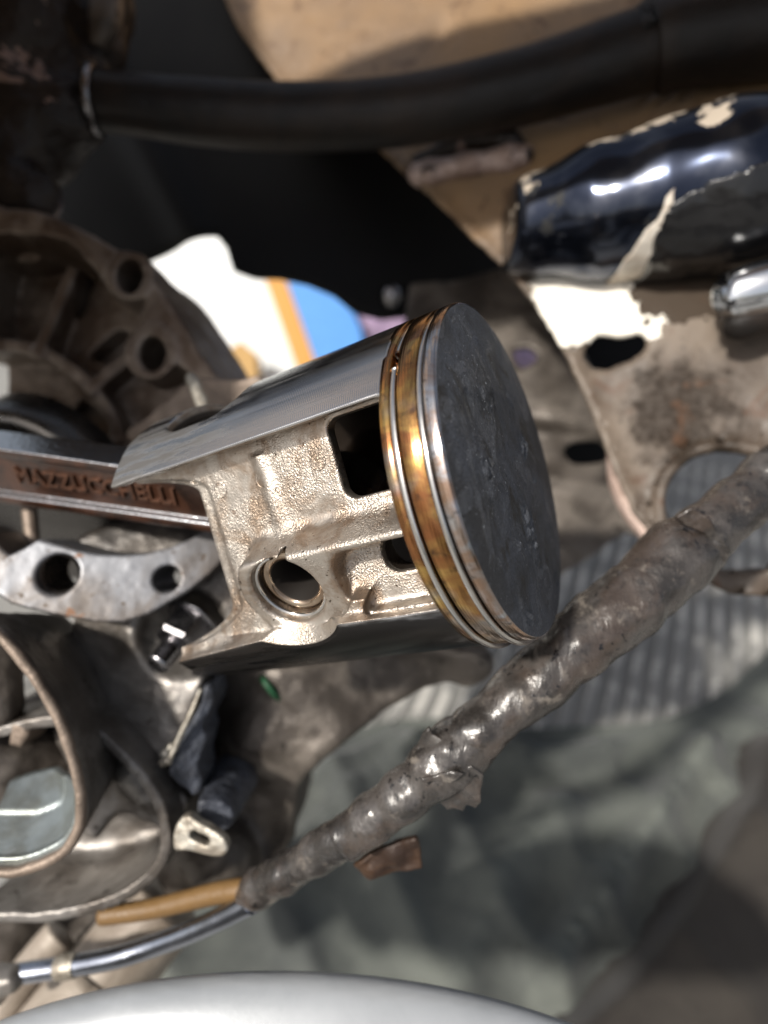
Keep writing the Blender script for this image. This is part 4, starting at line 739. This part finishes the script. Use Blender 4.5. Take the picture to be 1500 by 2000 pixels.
# wrist pin, circlip
RX = np.array([[0, 0, 1], [0, 1, 0], [-1, 0, 0]], float)   # lathe axis z -> piston x
def xl(name, prof, mat, n=96, cp=False, **k): v, F = lathe(prof, n, closed_prof=cp, **k); v = np.stack([v[:, 2], v[:, 1]-0.55, -32.3-v[:, 0]], 1); return ppart(name, v, F, mat)
xl('wrist_pin', [(3.95, -23.0), (3.95, 18.6), (4.25, 19.1), (5.2, 19.3), (5.8, 18.9), (6.05, 18.3), (6.05, -23.0)], M['pin'], cp=True)
xl('circlip', [(5.75+0.42*math.cos(k*math.pi/4), 20.15+0.42*math.sin(k*math.pi/4)) for k in range(8)], M['ring'], cp=True, a0=math.radians(118), a1=math.radians(118+330))
# moulded ejector marks on the recessed face
for px, py in ((620, 901), (514, 937), (430, 957), (381, 932)):
    d = np.array([(px-750)/FPX, -(py-1000)/FPX, -1.0]); W4 = W_*c23+V_*s23; V4 = -W_*s23+V_*c23; wf = 16.98 if px > 400 else 16.5; k = (wf+PC@W4)/(d@W4); h = d*k-PC; s_, vv = -(h@A_), h@V4
    v, F = lathe([(1.25+0.2*math.cos(j*math.pi/3), 0.16*math.sin(j*math.pi/3)) for j in range(6)], 24, closed_prof=True)
    ctr = np.array([wf*c23-vv*s23, wf*s23+vv*c23, -s_]); B = np.stack([[-s23, c23, 0], [0, 0, 1], [c23, s23, 0]], 1); ppart('casting_mark', v@B.T+ctr, F, M['piston']).parent = BODY

# ------------------------------------------------------------------ CONNECTING ROD (own axes: x along the rod, y across, z = pin axis)
be = math.radians(23.0); U_ = -A_*math.cos(be)+V_*math.sin(be); Q_ = np.cross(W_, U_)
RO = PC-A_*32.3
RD = T('connecting_rod', RO, 'oily brown connecting rod with raised lettering running into the crankcase', 'rod', basis=np.stack([U_, Q_, W_], 1))
def f(x, y, z):
    hw = 5.7+0.016*x; beam = smax(np.maximum(np.abs(y)-hw, np.abs(z)-3.6), np.maximum(-x, x-118), 1.0)
    pk = sd_box2(x, y, 66, 0, 50, 4.0, 2.0)+np.maximum(0, 0.0*x); beam = smax(beam, -np.maximum(pk-0.012*(x-20), 2.1-np.abs(z)), 0.9)
    eye = np.maximum(np.sqrt(x*x+y*y)-9, np.abs(z)-6.5); d = smin(beam, eye, 4); d = smax(d, -(np.sqrt(x*x+y*y)-6.1), 0.4)
    return smin(d, np.maximum(np.sqrt((x-118)**2+y*y)-17, np.abs(z)-6), 6)
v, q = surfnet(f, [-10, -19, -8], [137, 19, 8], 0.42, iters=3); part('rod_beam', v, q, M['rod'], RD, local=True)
cu = bpy.data.curves.new('rod_lettering', 'FONT'); cu.body = 'MAZZUCCHELLI'; cu.size = 5.0; cu.extrude = 0.42; cu.bevel_depth = 0.09; cu.bevel_resolution = 1; cu.offset = -0.02; cu.align_x = 'LEFT'; cu.align_y = 'CENTER'; cu.space_character = 1.03
to = bpy.data.objects.new('rod_lettering', cu); COL.objects.link(to); bpy.context.view_layer.update(); me = bpy.data.meshes.new_from_object(to); bpy.data.objects.remove(to)
tv = np.array([p.co[:] for p in me.vertices]); wd = tv[:, 0].max()
def rod_x(px, py):                                         # where a picture point falls along the rod web
    d = np.array([(px-750)/FPX, -(py-1000)/FPX, -1.0]); k = (2.1+RO@W_)/(d@W_); h = d*k-RO; return h@U_, h@Q_
xa, ya = rod_x(342, 962); xb, yb = rod_x(28, 918)
print('ROD', xa, ya, xb, yb, wd)
tv[:, 0] = xb-(tv[:, 0]/wd)*(xb-xa); tv[:, 1] = -tv[:, 1]+0.0; tv[:, 2] += 2.2
M['letter'] = grimy('oiled_lettering', (0.10, 0.042, 0.022), (0.05, 0.023, 0.013), 0.4, 0.3, (0.38, 0.55), 1.0, 0.05)
part('raised_lettering', tv, [list(p.vertices) for p in me.polygons], M['letter'], RD, local=True, smooth=False); bpy.data.meshes.remove(me)
